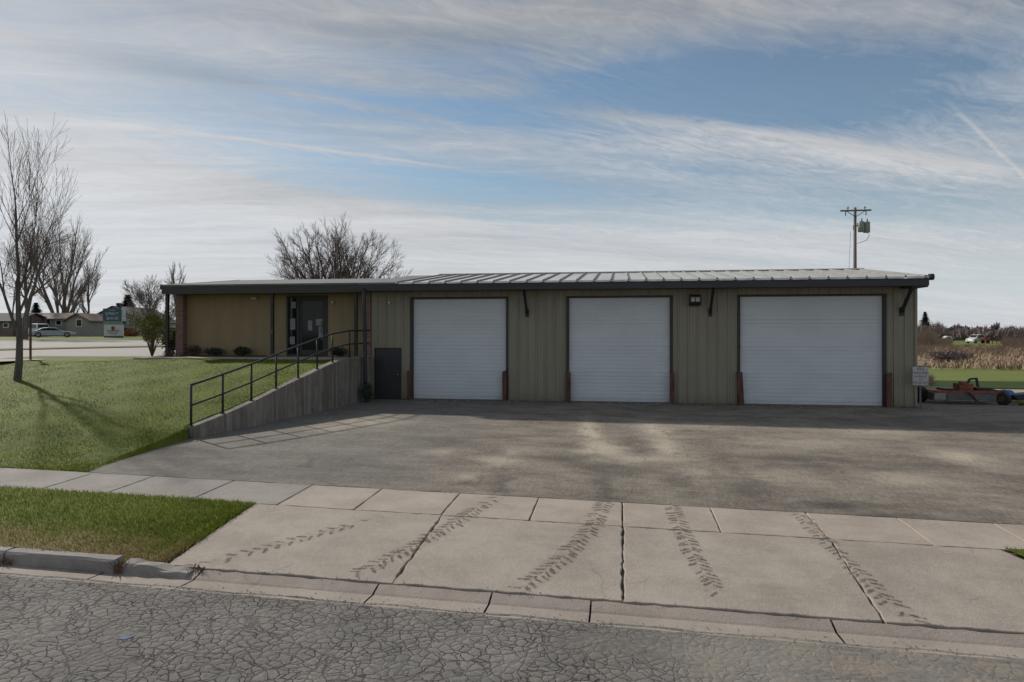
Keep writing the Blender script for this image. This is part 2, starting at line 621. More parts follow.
def concrete(name, c0, c1, stain=0.35, warm=(0.27, 0.235, 0.19)):
    m, t, b, pos = new_mat(name)
    n = t.noise(pos, 1.3, 7, 0.66)
    f = t.noise(pos, 17, 7, 0.88)
    sp = t.voro(pos, 40, 'F1')[0]
    base = t.mix(t.ramp(n, 0.3, 0.7), c0, c1)
    base = t.mix(t.mul(t.ramp(f, 0.46, 0.68), 0.45), base, tuple(c * 1.28 for c in c1))
    base = t.mix(t.mul(t.ramp(sp, 0.22, 0.06), 0.40), base, tuple(c * 0.42 for c in c0))
    st = t.ramp(t.noise(t.vmul(t.vadd(pos, (11, 5, 0)), (1, 1.6, 1)), 0.75, 6, 0.7), 0.52, 0.74)
    base = t.mix(t.mul(st, stain), base, warm)
    hair = t.mul(t.ramp(t.voro(t.vadd(pos, t.vmul(t.noise(pos, 2.5, 3, 0.5, 0, True), (0.35, 0.35, 0))), 0.45)[0], 0.006, 0.001), t.ramp(t.noise(pos, 0.5, 2), 0.5, 0.6))
    base = t.mix(t.mul(hair, 0.22), base, (0.08, 0.075, 0.065))
    t.put(b.inputs['Base Color'], base)
    b.inputs['Roughness'].default_value = 0.9
    b.inputs['Specular IOR Level'].default_value = 0.3
    bump(t, b, t.add(f, t.mul(sp, 0.5)), 0.004)
    return m


M['apron'] = concrete('tan_concrete', (0.305, 0.265, 0.226), (0.405, 0.356, 0.308), 0.55, (0.25, 0.21, 0.165))
M['walk_tan'] = concrete('buff_concrete', (0.325, 0.274, 0.230), (0.42, 0.362, 0.310))
M['walk_grey'] = concrete('grey_concrete', (0.245, 0.222, 0.205), (0.330, 0.302, 0.280))
M['gutter'] = concrete('gutter_concrete', (0.270, 0.232, 0.200), (0.365, 0.318, 0.278), 0.5)
M['kerb'] = concrete('kerb_concrete', (0.235, 0.215, 0.20), (0.33, 0.305, 0.285), 0.5, (0.13, 0.115, 0.10))

# retaining wall: vertical run-off streaks
m, t, b, pos = new_mat('streaked_concrete')
n = t.noise(t.vmul(pos, (3, 3, 0.35)), 1.0, 6, 0.65)
n2 = t.noise(pos, 2.2, 6, 0.7)
st = t.ramp(t.noise(t.vmul(pos, (5, 5, 0.25)), 1.3, 5, 0.65), 0.48, 0.70)
base = t.mix(t.ramp(n, 0.3, 0.7), (0.145, 0.126, 0.104), (0.28, 0.250, 0.214))
base = t.mix(t.mul(t.ramp(n2, 0.46, 0.70), 0.65), base, (0.10, 0.086, 0.070))
base = t.mix(t.mul(st, 0.75), base, (0.38, 0.36, 0.325))
t.put(b.inputs['Base Color'], base)
b.inputs['Roughness'].default_value = 0.92
bump(t, b, t.noise(pos, 30, 5, 0.7), 0.006)
M['wall'] = m

# grass / soil
def grass_mat(name, g0, g1, dry, k=0.35, drymask=None, nscale=1.2, thin=False):
    m, t, b, pos = new_mat(name)
    n = t.noise(pos, nscale, 6, 0.65)
    n2 = t.noise(pos, 23, 3, 0.6)
    base = t.mix(t.ramp(t.add(t.mul(n, 0.6), t.mul(n2, 0.4)), 0.34, 0.66), g0, g1)
    d = t.ramp(t.noise(t.vadd(pos, (3, 9, 2)), 1.9, 6, 0.7), 0.55, 0.78, 0, k)
    if drymask:
        x, y, z = t.xyz(pos)
        yy = t.add(y, t.m('MULTIPLY_ADD', t.noise(pos, 3.5, 6, 0.7), 1.5, -0.75))
        d = t.m('MAXIMUM', d, t.ramp(yy, drymask[1], drymask[0], 0, 0.9))
    base = t.mix(d, base, dry)
    t.put(b.inputs['Base Color'], base)
    b.inputs['Roughness'].default_value = 0.75
    b.inputs['Specular IOR Level'].default_value = 0.08
    if thin:
        tl = t.n.new('ShaderNodeBsdfTranslucent')
        t.put(tl.inputs[0], base)
        mx = t.n.new('ShaderNodeMixShader')
        mx.inputs[0].default_value = 0.5
        t.l.new(b.outputs[0], mx.inputs[1])
        t.l.new(tl.outputs[0], mx.inputs[2])
        t.l.new(mx.outputs[0], t.n['Material Output'].inputs[0])
    else:
        bump(t, b, t.noise(pos, 35, 4, 0.7), 0.02)
    return m


LG = ((0.074, 0.110, 0.013), (0.145, 0.172, 0.024), (0.22, 0.195, 0.060), 0.45)
M['lawn'] = grass_mat('lawn_green', *LG)
M['lawnblade'] = grass_mat('lawn_blade_green', *LG, thin=True)
VG = ((0.088, 0.124, 0.015), (0.150, 0.182, 0.028), (0.25, 0.195, 0.095), 0.45, (7.0, 7.9))
M['verge'] = grass_mat('verge_green', *VG)
M['vergeblade'] = grass_mat('verge_blade_green', *VG, thin=True)
M['soil'] = plain('soil', (0.085, 0.066, 0.047), 0.95, 0.4, 6, bmp=0.02)
M['mown'] = grass_mat('mown_green', (0.145, 0.175, 0.052), (0.19, 0.215, 0.068), (0.21, 0.20, 0.075), 0.3, None, 0.25)
M['darkgrass'] = grass_mat('dark_grass_green', (0.035, 0.060, 0.016), (0.055, 0.085, 0.022), (0.08, 0.085, 0.03), 0.3, None, 0.3)  # grass strip in a darker green than the mown field
M['field'] = plain('dry_field', (0.24, 0.165, 0.095), 0.95, 0.35, 0.12, stretch=(1, 0.4, 1), bmp=0.05, bscale=2)
M['dryblade'] = plain('dry_stalks', (0.330, 0.240, 0.155), 0.9, 0.5, 0.22)
M['terrain'] = grass_mat('rough_ground', (0.070, 0.075, 0.028), (0.13, 0.12, 0.05), (0.19, 0.145, 0.085), 0.7, None, 0.08)
M['gravel'] = plain('pale_gravel', (0.36, 0.325, 0.27), 0.95, 0.3, 3, bmp=0.02)
M['farroad'] = plain('far_concrete_road', (0.33, 0.305, 0.29), 0.9, 0.10, 0.4, stretch=(0.3, 1, 1))
M['mulch'] = plain('bark_mulch', (0.075, 0.055, 0.042), 0.95, 0.5, 14, bmp=0.03)

# building
m, t, b, pos = new_mat('tan_steel_siding')
x_, y_, z_ = t.xyz(pos)
n = t.noise(t.vmul(pos, (2.2, 2.2, 0.35)), 1.0, 5, 0.6)
base = t.mix(t.ramp(n, 0.3, 0.7), (0.250, 0.230, 0.172), (0.292, 0.268, 0.204))
grime = t.mul(t.ramp(t.add(z_, t.mul(t.noise(pos, 3, 5, 0.7), 0.7)), 0.85, 0.35), 0.45)
base = t.mix(grime, base, (0.13, 0.115, 0.085))
drip = t.mul(t.ramp(t.noise(t.vmul(pos, (9, 9, 0.3)), 1, 4, 0.6), 0.58, 0.78), 0.25)
base = t.mix(drip, base, (0.14, 0.13, 0.095))
t.put(b.inputs['Base Color'], base)
b.inputs['Roughness'].default_value = 0.5
M['siding'] = m
M['olive'] = plain('olive_panel', (0.285, 0.212, 0.112), 0.65, 0.08, 1.2, stretch=(4, 1, 0.4), dirt=((0.12, 0.10, 0.05), 0.3, (3, 3, 0.5), 1.0))
M['trim'] = plain('dark_brown_trim', (0.040, 0.035, 0.030), 0.6, 0.25, 4)
M['fascia'] = plain('dark_fascia', (0.040, 0.040, 0.042), 0.55, 0.25, 2, stretch=(0.5, 1, 3))
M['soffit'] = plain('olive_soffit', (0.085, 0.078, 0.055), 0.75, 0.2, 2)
M['olivetrim'] = plain('olive_fascia_board', (0.058, 0.055, 0.045), 0.7, 0.2, 2, stretch=(0.5, 1, 3))
m, t, b, pos = new_mat('galvanised_roof')
n = t.noise(t.vmul(pos, (3, 0.6, 1)), 1.0, 5, 0.6)
t.put(b.inputs['Base Color'], t.mix(t.ramp(n, 0.3, 0.7), (0.58, 0.57, 0.53), (0.70, 0.69, 0.65)))
b.inputs['Metallic'].default_value = 0.30
b.inputs['Roughness'].default_value = 0.45
M['roof'] = m
M['rib'] = plain('shaded_rib', (0.20, 0.20, 0.195), 0.6, 0.2, 2, metal=0.3)  # the ribs' shadow side put into their colour, darker than the roof sheet
M['flatroof'] = plain('grey_membrane', (0.165, 0.172, 0.180), 0.95, 0.15, 1.5)
M['capwhite'] = plain('pale_panel_edge', (0.66, 0.66, 0.63), 0.6, 0.2, 5)
m, t, b, pos = new_mat('white_steel_door')
x_, y_, z_ = t.xyz(pos)
n = t.noise(t.vmul(pos, (1, 1, 2)), 0.8, 5, 0.6)
base = t.mix(t.ramp(n, 0.3, 0.7), (0.600, 0.645, 0.672), (0.655, 0.698, 0.722))
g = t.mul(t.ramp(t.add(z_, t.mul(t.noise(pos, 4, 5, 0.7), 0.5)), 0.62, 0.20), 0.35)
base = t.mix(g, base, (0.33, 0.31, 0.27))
sm = t.mul(t.ramp(t.noise(t.vmul(pos, (6, 6, 1.2)), 1, 5, 0.7), 0.60, 0.80), 0.18)
base = t.mix(sm, base, (0.36, 0.36, 0.34))
t.put(b.inputs['Base Color'], base)
b.inputs['Roughness'].default_value = 0.5
M['door'] = m
M['sidedoor'] = plain('charcoal_door_paint', (0.030, 0.034, 0.036), 0.5, 0.2, 3)
M['rust'] = plain('rusty_steel', (0.115, 0.054, 0.040), 0.85, 0.45, 7, bmp=0.004, stretch=(1, 1, 0.4))
M['black'] = plain('black_paint', (0.022, 0.023, 0.024), 0.5, 0.3, 9)
M['steel'] = plain('grey_steel', (0.25, 0.25, 0.25), 0.45, 0.2, 9, metal=0.6)
M['lens'] = plain('lamp_lens', (0.42, 0.42, 0.38), 0.3, 0.1, 5)
M['whitepaint'] = plain('white_paint', (0.62, 0.62, 0.60), 0.5, 0.1, 3)
m, t, b, pos = new_mat('dark_glass')
b.inputs['Base Color'].default_value = (0.012, 0.017, 0.016, 1)
b.inputs['Roughness'].default_value = 0.06
b.inputs['Specular IOR Level'].default_value = 0.25
M['glass'] = m
M['paper'] = plain('paper', (0.26, 0.27, 0.28), 0.8, 0.15, 8)
m, t, b, pos = new_mat('red_brick')
x_, y_, z_ = t.xyz(pos)
br = t.n.new('ShaderNodeTexBrick')
t.put(br.inputs['Vector'], t.vec(t.add(x_, y_), z_, 0.0))
br.inputs['Color1'].default_value = (0.19, 0.085, 0.060, 1)
br.inputs['Color2'].default_value = (0.28, 0.145, 0.105, 1)
br.inputs['Mortar'].default_value = (0.27, 0.25, 0.22, 1)
br.inputs['Scale'].default_value = 1.0
br.inputs['Brick Width'].default_value = 0.21
br.inputs['Row Height'].default_value = 0.075
br.inputs['Mortar Size'].default_value = 0.010
t.put(b.inputs['Base Color'], t.mix(t.mul(t.noise(pos, 9, 4), 0.5), br.outputs[0], (0.11, 0.055, 0.045)))
b.inputs['Roughness'].default_value = 0.9
bump(t, b, br.outputs[1], 0.006, -1.0)
M['brick'] = m

M['bark'] = plain('grey_brown_bark', (0.130, 0.110, 0.098), 0.95, 0.4, 9, bmp=0.012, stretch=(1, 1, 0.25))
M['twig'] = plain('brown_twig', (0.135, 0.102, 0.085), 0.95, 0.3, 2)
M['fartwig'] = plain('hazed_reddish_twig', (0.205, 0.165, 0.148), 0.95, 0.3, 0.5)  # reddish twigs, colour lightened to stand in for distance haze
M['leafdark'] = plain('dark_evergreen', (0.028, 0.045, 0.022), 0.8, 0.5, 5)
M['leafyellow'] = plain('yellowing_leaves', (0.175, 0.170, 0.042), 0.8, 0.5, 5)
M['leafred'] = plain('reddish_leaves', (0.105, 0.060, 0.040), 0.8, 0.5, 9)
M['spruce'] = plain('spruce_needles', (0.030, 0.042, 0.032), 0.9, 0.4, 0.8)
M['rustshrub'] = plain('orange_shrub_leaves', (0.30, 0.115, 0.050), 0.85, 0.4, 3)
M['brush'] = plain('tan_brush', (0.300, 0.225, 0.170), 0.95, 0.35, 0.4)
M['weed'] = plain('dry_weeds', (0.17, 0.105, 0.06), 0.95, 0.4, 20)
M['wood_pole'] = plain('weathered_pole', (0.21, 0.185, 0.16), 0.9, 0.3, 3, stretch=(3, 3, 0.3))
M['galvgreen'] = plain('grey_green_paint', (0.22, 0.27, 0.24), 0.5, 0.15, 3)
M['porcelain'] = plain('brown_porcelain', (0.07, 0.05, 0.045), 0.3, 0.2, 9)
M['orange'] = plain('faded_orange_paint', (0.27, 0.075, 0.038), 0.6, 0.35, 6, dirt=((0.10, 0.055, 0.035), 0.7, (1, 1, 1), 8))
M['greypaint'] = plain('worn_grey_paint', (0.13, 0.132, 0.135), 0.6, 0.3, 5)
M['tyre'] = plain('black_rubber', (0.022, 0.022, 0.022), 0.85, 0.3, 15)
M['blue'] = plain('blue_plastic', (0.030, 0.10, 0.28), 0.5, 0.25, 6)
M['signwhite'] = plain('sign_white', (0.50, 0.49, 0.50), 0.5, 0.12, 6)
M['signtext'] = plain('sign_ink', (0.16, 0.075, 0.11), 0.6, 0.1, 6)
M['teal'] = plain('teal_sign_panel', (0.045, 0.105, 0.165), 0.5, 0.1, 1)
M['signred'] = plain('red_sign_ink', (0.30, 0.050, 0.055), 0.6, 0.1, 6)
M['signblue'] = plain('dark_blue_sign_ink', (0.07, 0.07, 0.13), 0.6, 0.1, 6)
M['lettering'] = plain('white_lettering', (0.55, 0.60, 0.62), 0.6, 0.05, 6)
M['shingle'] = plain('brown_shingles', (0.20, 0.145, 0.118), 0.9, 0.2, 2)
M['shingledark'] = plain('charcoal_shingles', (0.050, 0.050, 0.058), 0.9, 0.2, 2)
M['sidegrey'] = plain('grey_lap_siding', (0.30, 0.28, 0.25), 0.8, 0.1, 1)
M['sidepale'] = plain('pale_grey_siding', (0.42, 0.43, 0.45), 0.8, 0.08, 1)
M['carsilver'] = plain('silver_car_paint', (0.33, 0.35, 0.39), 0.35, 0.05, 1, metal=0.5)
M['carwhite'] = plain('white_car_paint', (0.62, 0.63, 0.64), 0.35, 0.05, 1)
M['rail'] = plain('dark_rail_paint', (0.022, 0.030, 0.027), 0.55, 0.3, 9)
m, t, b, pos = new_mat('tyre_dirt')
n = t.noise(pos, 26, 5, 0.8)
tp = t.n.new('ShaderNodeBsdfTransparent')
mx = t.n.new('ShaderNodeMixShader')
t.put(mx.inputs[0], t.ramp(n, 0.36, 0.60, 0.02, 0.62))
t.l.new(tp.outputs[0], mx.inputs[1])
t.l.new(b.outputs[0], mx.inputs[2])
t.l.new(mx.outputs[0], t.n['Material Output'].inputs[0])
b.inputs['Base Color'].default_value = (0.070, 0.060, 0.050, 1)
b.inputs['Roughness'].default_value = 0.95
M['tyredirt'] = m
m, t, b, pos = new_mat('tyre_smear')
tp = t.n.new('ShaderNodeBsdfTransparent')
mx = t.n.new('ShaderNodeMixShader')
t.put(mx.inputs[0], t.ramp(t.noise(pos, 9, 6, 0.8), 0.45, 0.78, 0.0, 0.28))
t.l.new(tp.outputs[0], mx.inputs[1])
t.l.new(b.outputs[0], mx.inputs[2])
t.l.new(mx.outputs[0], t.n['Material Output'].inputs[0])
b.inputs['Base Color'].default_value = (0.13, 0.115, 0.095, 1)
b.inputs['Roughness'].default_value = 0.95
M['smear'] = m
M['bluepaint'] = plain('faded_blue_spray', (0.13, 0.16, 0.24), 0.9, 0.3, 12)
M['stone'] = plain('loose_stone', (0.22, 0.195, 0.165), 0.95, 0.5, 8)


# ================================================================== GROUND
def sheet(name, xs, ys, zf, mat, dz=0.0, edge=None, kind='structure'):
    """grid sheet; edge(j) may move the right-hand boundary"""
    mb = MB()
    nx, ny = len(xs), len(ys)
    for y in ys:
        for x in xs:
            xx = x if edge is None else edge(x, y)
            mb.v.append((xx, y, zf(xx, y) + dz))
    for j in range(ny - 1):
        for i in range(nx - 1):
            a = j * nx + i
            mb.f.append([a, a + 1, a + nx + 1, a + nx])
            mb.sm.append(True)
    o = mb.build(name, mat)
    tag(o, kind=kind)
    return o


def lin(a, b, n):
    return [a + (b - a) * k / (n - 1) for k in range(n)]


def ground_z(x, y):
    if y < 23:
        z = lot_z(x, min(y, 23)) - 0.10
        if y > 21 and x > -8:
            z = z + (far_z(x, y) - 0.06 - z) * sstep(21, 23, y)
        if y > 10.35 and x < -9.6:
            z = min(lawn_z(x, y), lot_z(x, y) + 3) - 0.10
        return z
    return far_z(x, y) - 0.06


gx = sorted(set([-3000, -1200, -500, -250, -150, -100, -75, -60, -50] + lin(-42, 42, 85) + [50, 60, 75, 100, 150, 250, 500, 1200, 3000]))
gy = sorted(set([-300, -60, -30, -15, -6] + lin(0, 22, 45) + lin(23, 60, 38) + [65, 70, 80, 90, 100, 120, 140, 160, 180, 200, 230, 260, 300, 400, 600, 1000, 2000, 3000]))
sheet('ground', gx, gy, ground_z, M['terrain'])

# road
def wob(x, y, a, k):
    return a * (sin(x * k + y) + 0.6 * sin(x * k * 2.7 + 1.3) + 0.4 * sin(x * k * 6.1 + 0.4))


xs = [-60, -45, -35, -28] + lin(-24, 24, 193) + [28, 35, 45, 60]
ys = lin(-8, 6.2, 30) + [6.4, 6.58]
mb = MB()
for j, y in enumerate(ys):
    for x in xs:
        yy = y + (wob(x, 0, 0.016, 5.0) if j == len(ys) - 1 else 0)
        mb.v.append((x, yy, street_z(x, yy) + (0.008 if j < len(ys) - 1 else 0.002)))
nx = len(xs)
for j in range(len(ys) - 1):
    for i in range(nx - 1):
        a = j * nx + i
        mb.f.append([a, a + 1, a + nx + 1, a + nx])
        mb.sm.append(True)
structure('road', mb, M['road'])


def slab_mb(quads, zf, thick=0.09, wobble=0.006, seg=0.15, dz=0.0, lip=0.008):
    """paving slabs: each quad (corner list) a block with slightly uneven edges"""
    mb = MB()
    rr = random.Random(5)
    for q in quads:
        ring = []
        cx = sum(p[0] for p in q) / len(q)
        cy = sum(p[1] for p in q) / len(q)
        for k in range(len(q)):
            a, b_ = q[k], q[(k + 1) % len(q)]
            L = sqrt((a[0] - b_[0]) ** 2 + (a[1] - b_[1]) ** 2)
            n = max(1, int(L / seg))
            for i in range(n):
                f = i / n
                ring.append((a[0] + (b_[0] - a[0]) * f + rr.uniform(-wobble, wobble), a[1] + (b_[1] - a[1]) * f + rr.uniform(-wobble, wobble)))
        n = len(ring)
        i0 = len(mb.v)
        inn = []
        for x, y in ring:
            dl = sqrt((x - cx) ** 2 + (y - cy) ** 2)
            k = max(0, 1 - 0.014 / dl)
            inn.append((cx + (x - cx) * k, cy + (y - cy) * k))
        mb.v += [(x, y, zf(x, y) + dz - thick) for x, y in ring]
        mb.v += [(x, y, zf(x, y) + dz - lip) for x, y in ring]
        mb.v += [(x, y, zf(x, y) + dz) for x, y in inn]
        for k in range(n):
            j = (k + 1) % n
            mb.f.append([i0 + k, i0 + j, i0 + n + j, i0 + n + k])
            mb.f.append([i0 + n + k, i0 + n + j, i0 + 2 * n + j, i0 + 2 * n + k])
            mb.sm += [False, True]
        mb.f.append([i0 + 2 * n + k for k in range(n)])
        mb.sm.append(False)
    return mb


def strip_quads(joints, y0, y1, gap=0.014):
    return [[(a + gap / 2, y0), (b_ - gap / 2, y0), (b_ - gap / 2, y1), (a + gap / 2, y1)] for a, b_ in zip(joints, joints[1:])]


jl = [-36 + 1.27 * k for k in range(21)] + [-8.85, -7.72, -6.27, -4.90]
jr = [-4.90, -3.73, -2.46, -1.22, 0.04, 1.31, 2.64, 3.87, 5.1, 6.35, 7.6, 8.85, 10.1, 11.35, 12.6, 13.85, 15.1]
structure('sidewalk_old', slab_mb(strip_quads(jl, 9.19, 10.34), lambda x, y: lot_z(x, y)), M['walk_grey'])
structure('sidewalk', slab_mb(strip_quads(jr, 9.19, 10.34), lambda x, y: lot_z(x, y)), M['walk_tan'])
bx = sheet('joint_bed', lin(-36, 16, 105), [6.5, 6.7, 6.82, 6.9, 7.02, 8, 9.18, 10.40], lambda x, y: street_z(x, y) - 0.03, M['soil'])
apr = [[(-5.10, 7.045), (-2.425, 7.045), (-2.445, 9.175), (-5.24, 9.175), (-5.20, 8.1)],
       [(-2.405, 7.045), (0.020, 7.045), (0.030, 9.175), (-2.425, 9.175)],
       [(0.045, 7.045), (2.52, 7.045), (2.635, 9.175), (0.055, 9.175)],
       [(2.535, 7.045), (5.9, 7.045), (5.4, 7.7), (4.85, 8.5), (4.62, 9.175), (2.65, 9.175)]]
structure('driveway_apron', slab_mb(apr, street_z, wobble=0.013, seg=0.09), M['apron'])
# gutter pan with its lip (drive) and flow line
gj = [-20, -17.2, -14.4, -11.6, -8.8, -5.72, -4.62, -2.56, -1.32, -0.29, 2.02, 4.4, 6.8, 9.2, 11.6]
mb = MB()
rr = random.Random(9)
for a, b_ in zip(gj, gj[1:]):
    n = max(2, int((b_ - a) / 0.12))
    xs = lin(a + 0.010, b_ - 0.010, n)
    drive = b_ > -4.7 and a < 6.5
    rows = [(6.50, 0.004), (6.70, 0.002), (6.82, 0.0), (6.85, 0.004), (7.0, 0.0)] if drive else [(6.50, 0.004), (6.70, 0.002), (6.83, 0.0)]
    i0 = len(mb.v)
    for k, (y, d) in enumerate(rows):
        for x in xs:
            yy = y + rr.uniform(-0.012, 0.012) * (1 if k == len(rows) - 1 else 0.2)
            mb.v.append((x, yy, street_z(x, yy) + d))
    for x in xs:
        mb.v.append((x, rows[-1][0], street_z(x, rows[-1][0]) - 0.10))
    for k in range(len(rows)):
        for i in range(n - 1):
            q = i0 + k * n + i
            mb.f.append([q, q + 1, q + n + 1, q + n])
            mb.sm.append(False)
structure('gutter', mb, M['gutter'])
# kerb: long pieces, then a broken tapering end
mb = MB()
def kerb_piece(x0, x1, h0, h1, rag=0.004):
    n = max(2, int((x1 - x0) / 0.10))
    i0 = len(mb.v)
    rr = random.Random(int(x0 * 10) + 77)
    for k in range(n + 1):
        x = x0 + (x1 - x0) * k / n
        h = h0 + (h1 - h0) * k / n
        zb = street_z(x, 6.82)
        j = lambda: rr.uniform(-rag, rag)
        mb.v.extend([(x, 6.832 + j(), zb - 0.12), (x, 6.838 + j(), zb + h - 0.025 + j()), (x, 6.862 + j(), zb + h + j()), (x, 6.985 + j(), zb + h + 0.004 + j()), (x, 6.99, zb - 0.12)])
    for k in range(n):
        for q in range(4):
            a = i0 + k * 5 + q
            mb.f.append([a, a + 1, a + 6, a + 5])
            mb.sm.append(False)
    mb.f.append([i0 + q for q in range(5)])
    mb.f.append([i0 + n * 5 + q for q in range(5)][::-1])
    mb.sm += [False, False]
for a, b_ in zip([-36, -31, -26, -21, -17, -13, -10.2, -7.02], [-31, -26, -21, -17, -13, -10.2, -7.02, -5.60]):
    kerb_piece(a + 0.012, b_ - 0.012, 0.145, 0.145)
kerb_piece(-5.50, -4.72, 0.125, 0.055, 0.014)
kerb_piece(6.6, 12, 0.06, 0.145)
structure('kerb', mb, M['kerb'])

# parking lot
def lot_left(y):
    if y < 13.85:
        return interp(y, [(10.35, -9.05), (11.4, -9.25), (12.6, -9.38), (13.85, -9.44)])
    return interp(y, WALL) - 0.10
ys = [10.36] + lin(10.6, 22.2, 59)
mb = MB()
nX = 90
for j, y in enumerate(ys):
    L = lot_left(y) + (0.03 * sin(y * 9) + 0.02 * sin(y * 23) if y < 13.8 else 0)
    for i in range(nX):
        x = L + (16 - L) * i / (nX - 1)
        yy = y + (wob(x, 0, 0.010, 4.0) if j == 0 else 0)
        mb.v.append((x, yy, lot_z(x, yy) - 0.004))
for j in range(len(ys) - 1):
    for i in range(nX - 1):
        a = j * nX + i
        mb.f.append([a, a + 1, a + nX + 1, a + nX])
        mb.sm.append(True)
structure('parking_lot', mb, M['lot'])
sheet('side_yard', lin(8.95, 30, 20), lin(22.2, 28.2, 14), lambda x, y: far_z(x, y) * sstep(22.2, 25, y) + lot_z(x, 22.2) * (1 - sstep(22.2, 25, y)), M['lot'], -0.006)
sheet('gravel_lane', lin(8.9, 40, 20), lin(28.21, 31.0, 6), far_z, M['gravel'], 0.0)
sheet('dark_grass', lin(8.9, 60, 30), [31.0 + 0.4, 32, 33, 34, 36], lambda x, y: far_z(x, y), M['darkgrass'], 0.0)


def pix_strip(name, lo, hi, zf, mat, dz, n=24):
    """ground strip between two lines given as (u, distance) pairs"""
    mb = MB()
    for k in range(n):
        f = k / (n - 1)
        u = lo[0][0] + (lo[-1][0] - lo[0][0]) * f
        for tab in (lo, hi):
            pass
        a = at_d(u, HOR, interp(u, lo))
        c = at_d(u, HOR, interp(u, hi))
        for q in range(5):
            x, y = a[0] + (c[0] - a[0]) * q / 4, a[1] + (c[1] - a[1]) * q / 4
            mb.v.append((x, y, zf(x, y) + dz))
    for k in range(n - 1):
        for q in range(4):
            a = k * 5 + q
            mb.f.append([a, a + 5, a + 6, a + 1])
            mb.sm.append(True)
    return structure(name, mb, mat)


sheet('mown_field', lin(8.9, 75, 34), lin(36.0, 49, 8), far_z, M['mown'], 0.0)
sheet('dry_field', lin(5, 140, 40), lin(49.0, 112, 24), lambda x, y: far_z(x, y) + 0.10 * sin(x * 0.3) * sin(y * 0.23), M['field'], 0.06)
sheet('far_meadow', lin(5, 200, 20), lin(112, 175, 10), far_z, M['mown'], 0.02)
# the wide road beyond the lawn
def zroad(x, y):
    return far_z(x, y)
pix_strip('far_road', [(-260, 19), (-80, 22), (0, 23.2), (80, 26.0), (165, 27.8), (240, 28.5)], [(-260, 28), (-80, 33), (0, 35.5), (145, 42.5), (240, 46)], zroad, M['farroad'], 0.010)
pix_strip('road_median', [(-260, 28), (-80, 33), (0, 35.5), (145, 42.5), (240, 46)], [(-260, 30.0), (-80, 35.4), (0, 38.2), (145, 45.4), (240, 49)], zroad, M['lawn'], 0.05)
pix_strip('far_road_lane', [(-260, 30), (-80, 35.4), (0, 38.2), (145, 45.4), (240, 49)], [(-260, 62), (-80, 64), (0, 66), (145, 68), (240, 70)], zroad, M['farroad'], 0.010)
pix_strip('far_lawn', [(-260, 62.2), (-80, 64.2), (0, 66.2), (145, 68.2), (240, 70.2)], [(-260, 120), (0, 120), (240, 120)], zroad, M['lawn'], 0.03)

# lawn (left), with its far edge against the road
def lawn_right(y):
    if y < 13.85:
        return lot_left(y) - 0.02
    if y < 20.95:
        return interp(y, WALL) - 0.22
    return -16.4
def lawn_far(x):
    return interp(x, [(-60, 11), (-30, 16.5), (-21, 20.6), (-17, 23.0), (-16.4, 23.4)])
mb = MB()
ys = lin(10.35, 20.95, 46)
nX = 70
for y in ys:
    R = lawn_right(y)
    for i in range(nX):
        f = max(0, i - 1) / (nX - 2)
        x = R + (-46 - R) * f ** 1.5
        z = max(lawn_z(x, y), -1) + 0.012 * sin(x * 3.1) * sin(y * 2.3)
        if i == 0 and y < 13.85:
            x += 0.10
            z = lot_z(x, y) - 0.03
        mb.v.append((x, y, z))
for j in range(len(ys) - 1):
    for i in range(nX - 1):
        a = j * nX + i
        mb.f.append([a, a + nX, a + nX + 1, a + 1])
        mb.sm.append(True)
structure('lawn', mb, M['lawn'])
sheet('lawn_back', lin(-23, -16.45, 12), lin(20.95, 24.0, 8), lambda x, y: min(lawn_z(x, y), 2), M['lawn'], 0.0)
# walk and planting bed in front of the offices
mb = MB()
mb.box(-16.45, -8.75, 20.96, 22.05, 1.30, 1.495)
structure('entrance_walk', mb, M['walk_tan'], 0.01)
sheet('planting_bed', lin(-16.4, -12.0, 20), lin(22.06, 22.88, 6), lambda x, y: 1.505 + 0.02 * sin(x * 7) * sin(y * 9), M['mulch'], 0.0)
MB().box(-12.0, -8.75, 22.06, 22.88, 1.30, 1.498).build('entrance_slab', M['walk_grey'])
tag(bpy.data.objects['entrance_slab'], kind='structure')
# verge between sidewalk and kerb
def verge_z(x, y):
    a = street_z(x, 6.82) + 0.15
    c = street_z(x, 9.18) + 0.02
    t = (y - 6.99) / (9.17 - 6.99)
    z = a + (c - a) * t + 0.03 * sin(pi * max(0, min(1, t)))
    e = sstep(-6.3, -5.25, x)
    return z * (1 - e) + (street_z(x, y) + 0.004) * e
sheet('verge', lin(-36, -5.23, 120), lin(6.99, 9.175, 12), verge_z, M['verge'], 0.0,
      lambda x, y: min(x, interp(y, [(6.99, -5.16), (8.1, -5.24), (9.18, -5.28)]) + 0.03 * sin(y * 7) + 0.02 * sin(y * 19)))
def vr_left(y):
    return interp(y, [(6.99, 6.0), (7.7, 5.45), (8.5, 4.88), (9.18, 4.66)])
sheet('verge_right', lin(0, 1, 24), lin(6.99, 9.175, 12), lambda x, y: street_z(x, y) + 0.02, M['verge'], 0.0, lambda x, y: vr_left(y) + x * (16 - vr_left(y)))


